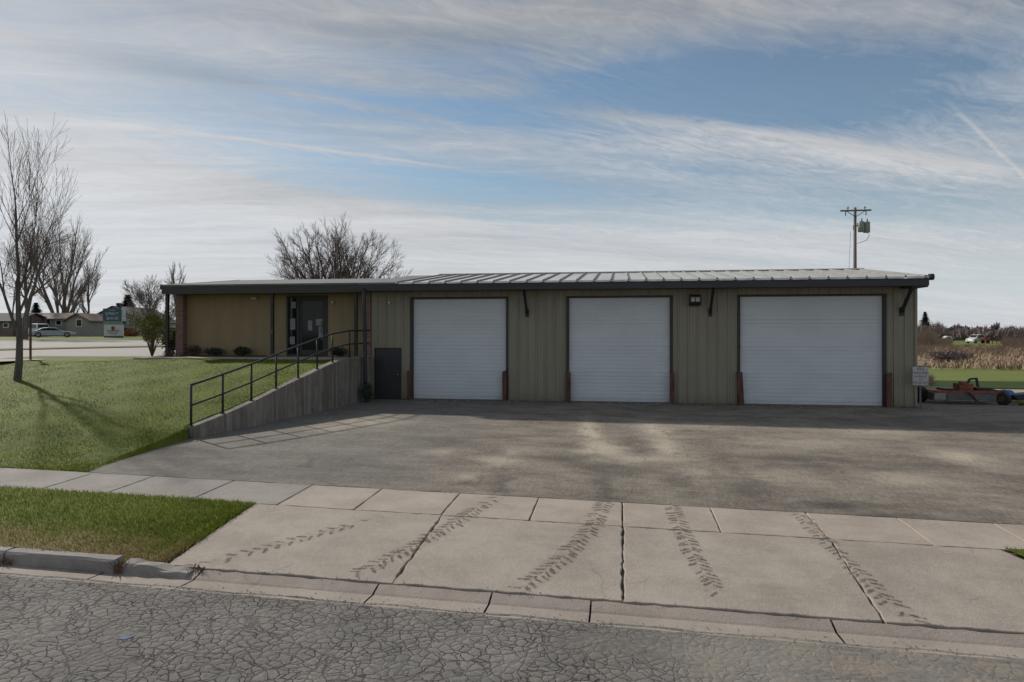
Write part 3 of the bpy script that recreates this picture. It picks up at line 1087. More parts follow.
# ------------------------------------------------------------------ grass blades
def blades(name, pts, h, w, mat, lean=0.5):
    """pts (n,3); each blade a bent two-face strip"""
    n = len(pts)
    a = RNG.uniform(0, 2 * pi, n)
    hh = h * RNG.uniform(0.5, 1.25, n)
    dirx, diry = np.cos(a), np.sin(a)
    la = RNG.uniform(0, 2 * pi, n)
    lm = hh * RNG.uniform(0.1, lean, n)
    V = np.zeros((n, 5, 3))
    hw = w * RNG.uniform(0.6, 1.2, n) / 2
    V[:, 0] = pts - np.stack([dirx * hw, diry * hw, np.zeros(n)], 1)
    V[:, 1] = pts + np.stack([dirx * hw, diry * hw, np.zeros(n)], 1)
    mid = pts + np.stack([np.cos(la) * lm * 0.35, np.sin(la) * lm * 0.35, hh * 0.6], 1)
    V[:, 2] = mid + np.stack([dirx * hw * 0.7, diry * hw * 0.7, np.zeros(n)], 1)
    V[:, 3] = mid - np.stack([dirx * hw * 0.7, diry * hw * 0.7, np.zeros(n)], 1)
    V[:, 4] = pts + np.stack([np.cos(la) * lm, np.sin(la) * lm, hh], 1)
    me = bpy.data.meshes.new(name)
    idx = np.arange(n) * 5
    loops = np.stack([idx, idx + 1, idx + 2, idx + 3, idx + 3, idx + 2, idx + 4], 1).ravel()
    ls = np.stack([np.arange(n) * 7, np.arange(n) * 7 + 4], 1).ravel()
    lt = np.tile([4, 3], n)
    me.vertices.add(n * 5)
    me.vertices.foreach_set('co', V.ravel())
    me.loops.add(len(loops))
    me.loops.foreach_set('vertex_index', loops.astype(np.int32))
    me.polygons.add(n * 2)
    me.polygons.foreach_set('loop_start', ls.astype(np.int32))
    me.polygons.foreach_set('loop_total', lt.astype(np.int32))
    me.update(calc_edges=True)
    me.validate()
    me.materials.append(mat)
    o = bpy.data.objects.new(name, me)
    COL.objects.link(o)
    return tag(o, kind='stuff')


P = []
R_ = random.Random(3)
while len(P) < 60000:
    x = -5.2 - (R_.random() ** 1.6) * 12
    y = R_.uniform(6.97, 9.19)
    if x < interp(y, [(6.99, -5.13), (8.1, -5.22), (9.18, -5.25)]):
        P.append((x + (abs(R_.gauss(0, 0.03)) if x > -5.4 else 0), y + (abs(R_.gauss(0, 0.02)) if y > 9.1 else 0), verge_z(x, y) - 0.005))
for k in range(2500):
    y = R_.uniform(7.2, 9.18)
    x = vr_left(y) + R_.random() ** 1.5 * 2
    P.append((x, y, street_z(x, y) + 0.015))
blades('verge_grass', np.array(P), 0.042, 0.007, M['vergeblade'], 0.9)
P = []
while len(P) < 90000:
    y = 10.38 + (R_.random() ** 1.5) * 10.5
    Rr = lawn_right(y) + 0.03
    x = Rr - (R_.random() ** 1.3) * 16
    P.append((x + (abs(R_.gauss(0, 0.035)) if x > Rr - 0.1 else 0), y - (abs(R_.gauss(0, 0.03)) if y < 10.5 else 0), lawn_z(x, y) - 0.005))
blades('lawn_grass', np.array(P), 0.034, 0.010, M['lawnblade'], 0.9)
P = []
for k in range(26000):
    y = 46.5 + 65 * R_.random() ** 1.4 + R_.gauss(0, 0.8)
    x = R_.uniform(0.42, 0.95) * y + R_.gauss(0, 0.8)
    if R_.random() < 0.75 * (0.5 + 0.5 * sin(x * 0.31 + 2 * sin(y * 0.17))):
        continue
    P.append((x, y, far_z(x, y) + 0.05))
blades('dry_field_grass', np.array(P), 0.42, 0.09, M['dryblade'], 1.3)

# tyre tracks printed on the apron
def track(pts, wid, seed, pitch=0.105, keep=0.94, fade=(0.0, 0.0)):
    P3 = [at_y(u, v, 8) for u, v in pts]
    G = []
    for u, v in pts:                                   # meet the paving
        lo, hi = 4.0, 14.0
        for _ in range(40):
            y = (lo + hi) / 2
            q = at_y(u, v, y)
            if q[2] > street_z(q[0], y):
                lo = y
            else:
                hi = y
        G.append(Vector((q[0], y)))
    rr = random.Random(seed)
    mb = MB()
    L = [0]
    for a, c in zip(G, G[1:]):
        L.append(L[-1] + (c - a).length)
    s_ = 0
    side = 1
    while s_ < L[-1]:
        k = max(i for i in range(len(L) - 1) if L[i] <= s_)
        f = (s_ - L[k]) / (L[k + 1] - L[k])
        p = G[k].lerp(G[k + 1], f)
        d = (G[k + 1] - G[k]).normalized()
        n = Vector((-d.y, d.x))
        e = min(s_ / L[-1], 1 - s_ / L[-1])
        g = s_ / L[-1]
        amt = keep * min(1, (0.35 + g / max(fade[0], 1e-3)) if fade[0] else 1) * min(1, (0.35 + (1 - g) / max(fade[1], 1e-3)) if fade[1] else 1)
        if rr.random() < amt:
            a0 = p + n * side * wid * rr.uniform(-0.05, 0.10) + d * rr.gauss(0, 0.012)
            w2 = wid * 0.5 * rr.uniform(0.75, 1.15)
            th = 0.050 * rr.uniform(0.6, 1.3)
            row = []
            sw = rr.uniform(0.05, 0.10)
            for q in range(7):
                h = q / 6
                c = a0 + n * side * w2 * h - d * (sw * h + rr.gauss(0, 0.004))
                tt = th * (0.45 + 0.75 * sin(pi * min(1, h * 0.8 + 0.15))) * rr.uniform(0.7, 1.2)
                row.append((c - d * tt / 2, c + d * tt / 2))
            for (a, b2), (c, e2) in zip(row, row[1:]):
                mb.poly([(v.x, v.y, lot_z(v.x, v.y) + 0.004) for v in (a, c, e2, b2)])
        side = -side
        s_ += pitch / 2 * rr.uniform(0.9, 1.1) * 1.0
    o_ = structure('tyre_track', mb, M['tyredirt'])
    sm = MB()
    for k in range(len(G) - 1):
        n = 8
        for i in range(n):
            a, c = G[k].lerp(G[k + 1], i / n), G[k].lerp(G[k + 1], (i + 1) / n)
            d = (G[k + 1] - G[k]).normalized()
            nn = Vector((-d.y, d.x)) * wid * 0.55
            sm.poly([(v.x, v.y, lot_z(v.x, v.y) + 0.0025) for v in (a - nn, a + nn, c + nn, c - nn)])
    structure('tyre_smear', sm, M['smear'])


track([(196, 566), (262, 549), (330, 531), (385, 517)], 0.22, 1, 0.15, 0.9, (0.25, 0.3))
track([(352, 576), (405, 551), (455, 523), (500, 495)], 0.26, 2, 0.11, 0.92, (0.1, 0.3))
track([(522, 588), (560, 561), (590, 530), (606, 500)], 0.27, 3, 0.11, 0.9, (0.1, 0.0))
track([(716, 592), (696, 560), (682, 532), (672, 506)], 0.24, 4, 0.105, 0.95, (0.1, 0.0))
track([(928, 634), (880, 594), (840, 556), (797, 513)], 0.23, 5, 0.12, 0.9, (0.3, 0.0))
# blue survey paint and pale spots on the street
mb = MB()
for (u, v, r) in ((125, 630, 0.05),):
    q = at_z(u, v, -0.24)
    x, y = q[0], q[1]
    mb.poly([(x + r * (1 + 0.3 * sin(3 * a)) * cos(a), y + 1.1 * r * (1 + 0.3 * cos(2 * a)) * sin(a), street_z(x, y) + 0.013) for a in lin(0, 2 * pi * 15 / 16, 16)])
structure('paint_mark', mb, M['bluepaint'])

# loose gravel along the foot of the garage wall and at the street's edge
mb = MB()
rr = random.Random(12)
for k in range(420):
    x = rr.uniform(-7.0, 9.2)
    y = 22.22 - rr.random() ** 2 * 0.5
    r = rr.uniform(0.012, 0.035)
    mb.blob((x, y, lot_z(x, y) + r * 0.3), (r, r, r * 0.7), k, 0.4, 5, 3)
for k in range(520):
    x = rr.uniform(-5.0, 6)
    y = 6.55 + rr.gauss(0, 0.07) if k % 3 else 7.03 + rr.gauss(0, 0.03)
    r = rr.uniform(0.003, 0.008)
    mb.blob((x, y, street_z(x, y) + r * 0.4 + 0.006), (r, r, r * 0.7), k, 0.4, 5, 3)
tag(mb.build('loose_gravel', M['stone']), kind='stuff')

# ================================================================== SERVICE BUILDING
YF, YE, YL = 22.30, 21.35, 22.90          # garage wall, eave, office wall
XL, XR, XM = -15.77, 8.88, -8.43          # office left, garage right, where siding starts
ZE, ZR, YR, YB = 3.98, 4.68, 27.0, 32.6   # eave height, ridge height, ridge, rear wall
ZS, ZT = 0.06, 3.74                       # slab, soffit
T = Thing('service_building', 'long low building with tan metal garage wall, three white overhead doors and olive offices', 'building', (0, YF, 0.0))


def siding_profile(x0, x1, y):
    pts = []
    k0 = int(floor(x0 / 0.305)) - 1
    x = k0 * 0.305
    tri = []
    while x < x1 + 0.4:
        for dx_, dy_ in ((0, 0), (0.014, -0.036), (0.050, -0.036), (0.064, 0), (0.145, 0), (0.155, -0.007), (0.170, -0.007), (0.180, 0), (0.225, 0), (0.235, -0.007), (0.25, -0.007), (0.26, 0)):
            tri.append((x + dx_, y + dy_))
        x += 0.305
    def yat(q):
        for (a, p), (c, r) in zip(tri, tri[1:]):
            if a <= q <= c:
                return p + (r - p) * (q - a) / max(1e-6, c - a)
        return y
    out = [(x0, yat(x0))] + [p for p in tri if x0 + 1e-4 < p[0] < x1 - 1e-4] + [(x1, yat(x1))]
    return out


def siding(mb, x0, x1, z0, z1):
    pr = siding_profile(x0, x1, YF)
    i = len(mb.v)
    n = len(pr)
    mb.v += [(x, y, z0) for x, y in pr] + [(x, y, z1) for x, y in pr]
    for k in range(n - 1):
        mb.f.append([i + k, i + k + 1, i + n + k + 1, i + n + k])
        mb.sm.append(False)
    mb.poly([(x0, YF + 0.12, z0), (x0, pr[0][1], z0), (x0, pr[0][1], z1), (x0, YF + 0.12, z1)])
    mb.poly([(x1, pr[-1][1], z0), (x1, YF + 0.12, z0), (x1, YF + 0.12, z1), (x1, pr[-1][1], z1)])
    mb.poly([(x0, YF - 0.0, z0), (x0, YF + 0.12, z0), (x1, YF + 0.12, z0), (x1, YF, z0)])


DOORS = [(-6.94, -3.73), (-1.64, 1.59), (3.75, 7.95)]
DT = 3.485
mb = MB()
J = 0.09
x = XM
siding(mb, XM, -8.30, ZS + 0.04, ZT)
siding(mb, -8.30, -7.35, 1.83, ZT)
x = -7.35
for a, c in DOORS:
    siding(mb, x, a - J, ZS + 0.04, ZT)
    siding(mb, a - J, c + J, DT + 0.06, ZT)
    x = c + J
siding(mb, x, XR, ZS + 0.04, ZT)
garage_wall = T.part('garage_siding', mb, M['siding'])
# other walls
mb = MB()
mb.poly([(XR, YF - 0.005, 0), (XR, YB, 0), (XR, YB, ZT + 0.1), (XR, YR, ZR - 0.06), (XR, YF - 0.005, ZT + 0.1)])
mb.poly([(XR, YB, 0), (-16.05, YB, 0), (-16.05, YB, ZT + 0.1), (XR, YB, ZT + 0.1)])
mb.poly([(-16.05, YB, 0.5), (-16.05, YL, 0.5), (-16.05, YL, ZT + 0.1), (-16.05, YR, ZR - 0.20), (-16.05, YB, ZT + 0.1)])
T.part('end_wall', mb, M['siding'])
mb = MB()
mb.box(XR - 0.05, XR + 0.025, YF - 0.045, YF + 0.05, ZS + 0.04, ZT)
T.part('corner_trim', mb, M['siding'])
mb = MB()
mb.box(-8.30, XR - 0.02, YF + 0.02, YF + 0.22, -0.3, ZS + 0.036)
T.part('foundation', mb, M['wall'])
# office wall: grooved olive panels
mb = MB()
def panel_wall(x0, x1, z0, z1, y):
    x = x0
    while x < x1 - 1e-3:
        e = min(x1, x + 0.305)
        mb.box(x + 0.0015, e - 0.0015, y, y + 0.06, z0, z1)
        x = e
panel_wall(XL, -11.83, 1.40, ZT, YL)
panel_wall(-10.28, -8.70, 1.40, ZT, YL)
panel_wall(-11.83, -10.28, 3.66, ZT, YL)
mb.box(XL, -11.83, YL + 0.002, YL + 0.1, 1.40, ZT)
mb.box(-10.28, -8.70, YL + 0.002, YL + 0.1, 1.40, ZT)
mb.box(-8.70, -8.64, YF + 0.1, YL + 0.1, 1.40, ZT)
T.part('office_wall', mb, M['olive'])
T.part('brick_pilaster', MB().box(-16.07, XL, YL - 0.22, YL + 0.12, 1.2, ZT), M['brick'])
T.part('brick_pilaster', MB().box(-8.69, XM - 0.004, YF - 0.09, YF + 0.10, 1.57, ZT), M['brick'])
mb = MB().box(-8.74, XM + 0.0, YF - 0.12, YF + 0.10, -0.2, 0.80).box(-8.735, XM - 0.005, YF - 0.115, YF + 0.10, 0.815, 1.57)
T.part('concrete_pier', mb, M['walk_grey'])
# roof
mb = MB()
RL = -7.25
mb.prism([(YE, ZE - 0.03), (YE, ZE), (YR, ZR), (YB + 0.4, ZE - 0.05), (YB + 0.4, ZE - 0.08), (YR, ZR - 0.03)], 0, RL, XR + 0.02)
roof = T.part('metal_roof', mb, M['roof'])
mb = MB()
x = RL + 0.1
while x < XR:
    y0 = YE - 0.02
    mb.prism([(x - 0.035, ZE + 0.002), (x - 0.018, ZE + 0.046), (x + 0.018, ZE + 0.046), (x + 0.035, ZE + 0.002)], 1, 0, 1)
    n = len(mb.v)
    for k in range(n - 8, n):
        X, Y, Z = mb.v[k]
        mb.v[k] = (X, y0 + (YR - 0.02 - y0) * Y, Z + (ZR - ZE) * Y)
    x += 0.53
T.part('roof_ribs', mb, M['rib'], roof)
mb = MB()
mb.bar((RL, YR, ZR + 0.03), (XR + 0.03, YR, ZR + 0.03), 0.35, 0.03)
T.part('ridge_cap', mb, M['roof'], roof)
x = RL + 0.1
mb = MB()
while x < XR - 0.1:
    e = min(XR, x + 0.53)
    mb.prism([(YE - 0.055, ZE - 0.050), (YE - 0.004, ZE - 0.050), (YE - 0.004, ZE + 0.012)], 0, x + 0.05, e - 0.05)
    x += 0.53
T.part('panel_edge', mb, M['capwhite'], roof)
mb = MB()
YO, ZO, ZOR, XJ = 21.95, 4.035, 4.585, -8.52      # the offices' own eave, a little further back
mb.prism([(YO - 0.01, ZO - 0.05), (YO - 0.01, ZO + 0.005), (YR, ZOR), (YB + 0.4, ZE - 0.03), (YB + 0.4, ZE - 0.08), (YR, ZOR - 0.06)], 0, -16.10, XJ - 0.003)
mb.prism([(YE - 0.01, ZE - 0.05), (YE - 0.01, ZE + 0.01), (YR, ZR + 0.0), (YB + 0.4, ZE - 0.035), (YB + 0.4, ZE - 0.085), (YR, ZR - 0.06)], 0, XJ, RL - 0.003)
T.part('office_roof', mb, M['flatroof'])
mb = MB()
mb.box(XJ + 0.03, XR - 0.02, YE + 0.005, YE + 0.06, ZT - 0.02, ZE - 0.045)
T.part('fascia', mb, M['fascia'])
mb = MB()
mb.box(-16.10, XJ + 0.02, YO + 0.0, YO + 0.055, ZT - 0.03, ZO - 0.047)
T.part('fascia', mb, M['olivetrim'])
mb = MB()
mb.box(-16.08, XJ + 0.02, YO + 0.06, YL, ZT - 0.012, ZT + 0.02)
mb.box(XJ + 0.03, XR - 0.02, YE + 0.065, YF + 0.1, ZT + 0.0, ZT + 0.025)
T.part('soffit', mb, M['soffit'])
mb = MB()
mb.tube([(XR - 0.02, YE + 0.03, ZE - 0.01), (XR + 0.10, YE + 0.03, ZE - 0.01)], 0.095, 12)
mb.prism([(YE - 0.03, ZE - 0.08), (YE - 0.03, ZE + 0.02), (YR, ZR + 0.03), (YB + 0.4, ZE - 0.03), (YB + 0.4, ZE - 0.12), (YR, ZR - 0.08)], 0, XR + 0.022, XR + 0.07)
T.part('rake_trim', mb, M['black'])
mb = MB()
mb.prism([(YO - 0.012, ZO - 0.16), (YO - 0.012, ZO + 0.012), (YR, ZOR + 0.01), (YB + 0.4, ZE - 0.025), (YB + 0.4, ZE - 0.16), (YR, ZOR - 0.12)], 0, -16.15, -16.102)
T.part('rake_trim', mb, M['black'])
mb = MB()
mb.box(XR - 0.45, XR - 0.02, YE + 0.07, YF - 0.03, ZT - 0.06, ZT - 0.002)
T.part('outrigger', mb, M['fascia'])
for xb in (-3.02, 2.83, 8.46):
    mb = MB()
    mb.bar((xb, YF - 0.05, 2.98), (xb, YE + 0.14, ZT - 0.03), 0.075, 0.085)
    mb.box(xb - 0.06, xb + 0.06, YF - 0.045, YF - 0.028, 2.86, 3.12)
    T.part('knee_brace', mb, M['black'])
# overhead doors
for a, c in DOORS:
    prof = [(YF + 0.14, ZS)]
    nsec = 28
    h = (DT - ZS) / nsec
    for k in range(nsec):
        z = ZS + k * h
        sect = (k % 7 == 0)
        g = 0.005 if not sect else 0.012
        prof += [(YF + 0.085 + g, z + 0.002), (YF + 0.085, z + 0.014), (YF + 0.083, z + h * 0.55), (YF + 0.085, z + h - 0.012), (YF + 0.085 + g, z + h - 0.001)]
    prof += [(YF + 0.14, DT)]
    mb = MB().prism(prof, 0, a + 0.002, c - 0.002)
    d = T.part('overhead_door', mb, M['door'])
    fr = MB().box(a - J, a, YF - 0.035, YF + 0.13, ZS, DT).box(c, c + J, YF - 0.035, YF + 0.13, ZS, DT).box(a - J, c + J, YF - 0.036, YF + 0.13, DT, DT + 0.058)
    T.part('frame', fr, M['trim'], d)
    T.part('weather_strip', MB().box(a + 0.01, c - 0.01, YF + 0.06, YF + 0.083, ZS - 0.02, ZS + 0.045), M['tyre'], d)
# side door
d = T.part('side_door', MB().box(-8.27, -7.38, YF + 0.0, YF + 0.05, ZS + 0.01, 1.80), M['sidedoor'])
T.part('frame', MB().box(-8.30, -8.272, YF - 0.032, YF + 0.1, ZS, 1.83).box(-7.378, -7.35, YF - 0.032, YF + 0.1, ZS, 1.83).box(-8.272, -7.378, YF - 0.032, YF + 0.1, 1.802, 1.83), M['sidedoor'], d)
T.part('handle', MB().tube([(-7.46, YF, 0.92), (-7.46, YF - 0.05, 0.92)], 0.018, 8).blob((-7.46, YF - 0.07, 0.92), (0.034, 0.034, 0.034), 1, 0, 10, 6), M['steel'], d)
# entrance doors
mb = MB().box(-11.83, -11.76, YL - 0.04, YL + 0.08, 1.50, 3.66).box(-10.35, -10.28, YL - 0.04, YL + 0.08, 1.50, 3.66).box(-11.76, -10.35, YL - 0.04, YL + 0.08, 3.58, 3.66)
mb.box(-11.43, -11.34, YL - 0.04, YL + 0.08, 1.50, 3.58)
d = T.part('entrance', mb, M['trim'])
T.part('sidelight', MB().box(-11.76, -11.43, YL + 0.03, YL + 0.05, 1.58, 3.58), M['glass'], d)
leaf = MB().box(-11.34, -11.24, YL - 0.01, YL + 0.03, 1.52, 3.58).box(-10.45, -10.35, YL - 0.01, YL + 0.03, 1.52, 3.58).box(-11.24, -10.45, YL - 0.01, YL + 0.03, 3.46, 3.58).box(-11.24, -10.45, YL - 0.01, YL + 0.03, 1.52, 1.72).box(-11.76, -11.43, YL - 0.01, YL + 0.07, 1.50, 1.58)
T.part('door', leaf, M['trim'], d)
T.part('pane', MB().box(-11.24, -10.45, YL + 0.005, YL + 0.018, 1.72, 3.46), M['glass'], d)
T.part('handle', MB().tube([(-10.50, YL - 0.01, 2.35), (-10.50, YL - 0.06, 2.38), (-10.50, YL - 0.06, 2.72), (-10.50, YL - 0.01, 2.75)], 0.014, 8), M['steel'], d)
for (x0, x1, z0, z1) in ((-11.02, -10.86, 2.42, 2.78), (-10.72, -10.47, 2.60, 2.83), (-10.62, -10.46, 2.12, 2.55), (-11.72, -11.52, 2.45, 2.85), (-11.73, -11.54, 1.92, 2.20), (-11.68, -11.50, 3.22, 3.45)):
    T.part('paper_notice', MB().box(x0, x1, YL - 0.001 if x0 > -11.3 else YL + 0.024, YL + 0.004 if x0 > -11.3 else YL + 0.029, z0, z1), M['paper'], d)
# canopy posts, downspout
for k, xp in enumerate((-15.99, -11.96, -8.90)):
    mb = MB().box(xp - 0.05, xp + 0.05, YO + 0.11, YO + 0.21, 1.49, ZT - 0.013).box(xp - 0.085, xp + 0.085, YO + 0.08, YO + 0.24, 1.49, 1.53)
    p = T.part('canopy_post', mb, M['black'])
    if k == 1:
        T.part('reflector', MB().box(xp - 0.035, xp + 0.035, YO + 0.102, YO + 0.109, 2.30, 2.45), M['orange'], p)
mb = MB().tube([(-8.30, YE + 0.03, ZE - 0.2), (-8.30, YE - 0.03, ZE - 0.38), (-8.28, YE - 0.02, 2.4), (-8.26, YE - 0.02, 0.78), (-8.22, YE - 0.10, 0.68)], 0.062, 10)
T.part('downspout', mb, M['black'])
# lamps on the wall
mb = MB().prism([(YF - 0.30, 3.50), (YF - 0.03, 3.56), (YF - 0.03, 3.22), (YF - 0.16, 3.20), (YF - 0.30, 3.30)], 0, 2.18, 2.52)
l_ = T.part('flood_lamp', mb, M['black'])
T.part('lens', MB().box(2.22, 2.335, YF - 0.312, YF - 0.302, 3.325, 3.45).box(2.365, 2.48, YF - 0.312, YF - 0.302, 3.325, 3.45), M['lens'], l_)
for (x, y, z) in ((-7.75, YF - 0.07, 3.36), (-10.06, YL - 0.07, 3.42)):
    mb = MB().tube([(x, y + 0.06, z), (x, y, z)], 0.03, 8).blob((x, y - 0.02, z), (0.05, 0.05, 0.05), 2, 0, 10, 7)
    T.part('round_lamp', mb, M['whitepaint'])
T.part('soffit_lamp', MB().box(-13.15, -12.95, YL - 0.12, YL - 0.02, 3.54, 3.62), M['lens'])

# steel guard posts beside the garage doors
for k, (u, h, lean, lab) in enumerate(((409.5, 1.0, 0.0, 'rusty post at the left jamb of the garage door nearest the dark side door'),
                                  (504.5, 1.02, 0.0, 'rusty post at the right jamb of the garage door nearest the dark side door'),
                                  (568.5, 1.0, 0.0, 'rusty post at the left jamb of the middle garage door'),
                                  (672.0, 1.02, 0.0, 'rusty post at the right jamb of the middle garage door'),
                                  (741.5, 1.05, -0.06, 'leaning rusty post at the left jamb of the widest garage door'),
                                  (889.0, 1.06, 0.0, 'rusty post at the right jamb of the widest garage door'))):
    xq = at_y(u, 400, YF - 0.14)[0]
    zb = lot_z(xq, YF - 0.14) - 0.02
    mb = MB()
    w = 0.068 if k != 4 else 0.078
    mb.prism([(xq - w, YF - 0.19), (xq + w, YF - 0.19), (xq + w, YF - 0.06), (xq + w - 0.02, YF - 0.06), (xq + w - 0.02, YF - 0.17), (xq - w + 0.02, YF - 0.17), (xq - w + 0.02, YF - 0.06), (xq - w, YF - 0.06)], 2, zb, zb + h)
    for i in range(len(mb.v)):
        X, Y, Z = mb.v[i]
        if Z > zb + 0.5:
            mb.v[i] = (X + lean, Y, Z + (0.02 if k % 2 else 0.0) * (1 if X > xq else -1))
    tag(mb.build('guard_post', M['rust'], None, (xq, YF - 0.14, zb)), lab, 'post', 'rusty guard posts beside the garage doors')

# ================================================================== RAMP WALL + RAILING
mb = MB()
yy = sorted(set([p[0] for p in WALL] + [p[0] for p in WTOP if p[0] < 22.2] + lin(13.85, 22.16, 20)))
yy = [y for y in yy if y <= 22.17]
rows = []
for y in yy:
    xf = interp(y, WALL)
    zt = interp(y, WTOP)
    rows.append([(xf, y, -0.5), (xf, y, zt - 0.02), (xf - 0.02, y, zt), (xf - 0.23, y, zt), (xf - 0.25, y, zt - 0.02), (xf - 0.25, y, -0.5)])
for r in rows:
    mb.v += r
for k in range(len(rows) - 1):
    for q in range(5):
        a = k * 6 + q
        mb.f.append([a, a + 6, a + 7, a + 1])
        mb.sm.append(False)
mb.f.append(list(range(6)))
mb.sm.append(False)
o = mb.build('retaining_wall', M['wall'])
tag(o, 'sloping concrete retaining wall with vertical stains between lawn and parking lot', 'wall')

R0 = (interp(13.95, WALL) - 0.12, 13.95, 0.27)
RT = Thing('ramp_railing', 'dark pipe handrail with two rails climbing the top of the concrete ramp wall', 'railing', R0)
posts = []
for u, hh in ((190.5, 0.91), (222.5, 0.92), (251.5, 0.91), (276, 0.90), (298, 0.89), (317, 0.87), (332.5, 0.86), (349.5, 0.86)):
    best = min(lin(13.9, 22.1, 400), key=lambda y: abs(at_y(u, 400, y)[0] - (interp(y, WALL) - 0.12)))
    posts.append((interp(best, WALL) - 0.12, best, interp(best, WTOP), hh))
for x, y, z, h in posts:
    mb = MB().tube([(x, y, z - 0.01), (x, y, z + h)], 0.027, 8).tube([(x, y, z - 0.005), (x, y, z + 0.012)], 0.055, 10)
    RT.part('post', mb, M['rail'])
end = (-8.40, 22.05, 1.56, 0.86)
top = [(x, y, z + h) for x, y, z, h in posts] + [(end[0], end[1], end[2] + end[3])]
mid = [(x, y, z + h * 0.5) for x, y, z, h in posts] + [(end[0], end[1], end[2] + end[3] * 0.5)]
RT.part('top_rail', MB().tube(top, 0.027, 8), M['rail'])
RT.part('mid_rail', MB().tube(mid, 0.023, 8), M['rail'])


# ================================================================== PLANTS
def leaf_cloud(mb, centre, rad, n, size, rr, flat=0.0, shell=0.35):
    for k in range(n):
        while True:
            p = Vector((rr.uniform(-1, 1), rr.uniform(-1, 1), rr.uniform(-1, 1)))
            if shell < p.length < 1:
                break
        c = Vector((centre[0] + p.x * rad[0], centre[1] + p.y * rad[1], centre[2] + p.z * rad[2]))
        a = Vector((rr.uniform(-1, 1), rr.uniform(-1, 1), rr.uniform(-1, 1))).normalized()
        b_ = a.orthogonal().normalized()
        s_ = size * rr.uniform(0.6, 1.3)
        mb.poly([c - a * s_, c + b_ * s_ * 0.5, c + a * s_, c - b_ * s_ * 0.5])


def shrub(name, label, loc, rad, mat, n, size, seed, group=None, clumps=5):
    rr = random.Random(seed)
    t_ = Thing(name, label, 'shrub', loc, group)
    mb = MB()
    for k in range(clumps):
        a = rr.uniform(0, 6.28)
        c = (loc[0] + cos(a) * rad[0] * 0.45 * rr.random(), loc[1] + sin(a) * rad[1] * 0.45 * rr.random(), loc[2] + rad[2] * rr.uniform(0.8, 1.15))
        leaf_cloud(mb, c, (rad[0] * rr.uniform(0.6, 0.85), rad[1] * 0.75, rad[2] * rr.uniform(0.7, 0.95)), n // clumps, size, rr)
    t_.part('foliage', mb, mat)
    st = MB()
    for k in range(6):
        a = rr.uniform(0, 6.28)
        st.tube([loc, (loc[0] + cos(a) * rad[0] * 0.5, loc[1] + sin(a) * rad[1] * 0.5, loc[2] + rad[2] * 1.3)], [0.018, 0.006], 5)
    t_.part('stems', st, M['twig'])
    return t_


shrub('foundation_shrub', 'small reddish brown shrub beside the brick corner of the offices', (-15.25, 22.45, 1.5), (0.33, 0.28, 0.22), M['leafred'], 900, 0.028, 1, 'low shrubs along the office wall')
shrub('foundation_shrub', 'low dark shrub against the office wall, between the reddish one and the widest one', (-14.4, 22.5, 1.5), (0.36, 0.28, 0.17), M['leafdark'], 900, 0.028, 2, 'low shrubs along the office wall')
shrub('foundation_shrub', 'widest low dark shrub against the office wall, nearest the entrance', (-13.3, 22.5, 1.5), (0.42, 0.30, 0.19), M['leafdark'], 1100, 0.028, 3, 'low shrubs along the office wall')
shrub('foundation_shrub', 'dark shrub between entrance door and brick strip, behind the level railing', (-9.7, 22.5, 1.5), (0.36, 0.28, 0.18), M['leafdark'], 900, 0.028, 4, 'low shrubs along the office wall')
shrub('foundation_shrub', 'tiny reddish shrub at the foot of the corner canopy post', (-15.8, 22.0, 1.45), (0.28, 0.25, 0.15), M['leafred'], 500, 0.026, 5, 'low shrubs along the office wall')
q = at_y(355.5, 402, 21.0)
shrub('creeper', 'dark conical evergreen shrub at the foot of the downspout by the ramp wall', (-8.15, 21.15, 0.05), (0.24, 0.24, 0.36), M['leafdark'], 1500, 0.024, 6)

# tall loose bush left of the offices
rr = random.Random(21)
q = at_d(152, 357, 25.0)
B = Thing('leafy_bush', 'tall loose bush with yellowing leaves on bare stems left of the canopy post', 'bush', (q[0], q[1], q[2]))
st, lf = MB(), MB()
for k in range(13):
    a = rr.uniform(0, 6.28)
    r = rr.uniform(0.15, 0.62)
    h = rr.uniform(0.9, 1.5)
    p1 = (q[0] + cos(a) * r * 0.35, q[1] + sin(a) * r * 0.35, q[2] + h * 0.45)
    p2 = (q[0] + cos(a) * r, q[1] + sin(a) * r, q[2] + h)
    st.tube([q, p1, p2], [0.022, 0.015, 0.006], 5)
    leaf_cloud(lf, (p2[0], p2[1], p2[2] - 0.12), (0.25, 0.25, 0.32), 260, 0.036, rr, 0, 0.0)
    leaf_cloud(lf, (p1[0], p1[1], p1[2] + 0.2), (0.14, 0.14, 0.2), 25, 0.03, rr, 0, 0.0)
B.part('stems', st, M['twig'])
B.part('foliage', lf, M['leafyellow'])
q = at_d(172, 352, 27.5)
shrub('dark_bush', 'dense dark green bush behind the corner canopy post', (q[0], q[1], q[2] - 0.1), (0.5, 0.5, 0.62), M['leafdark'], 1800, 0.05, 31)


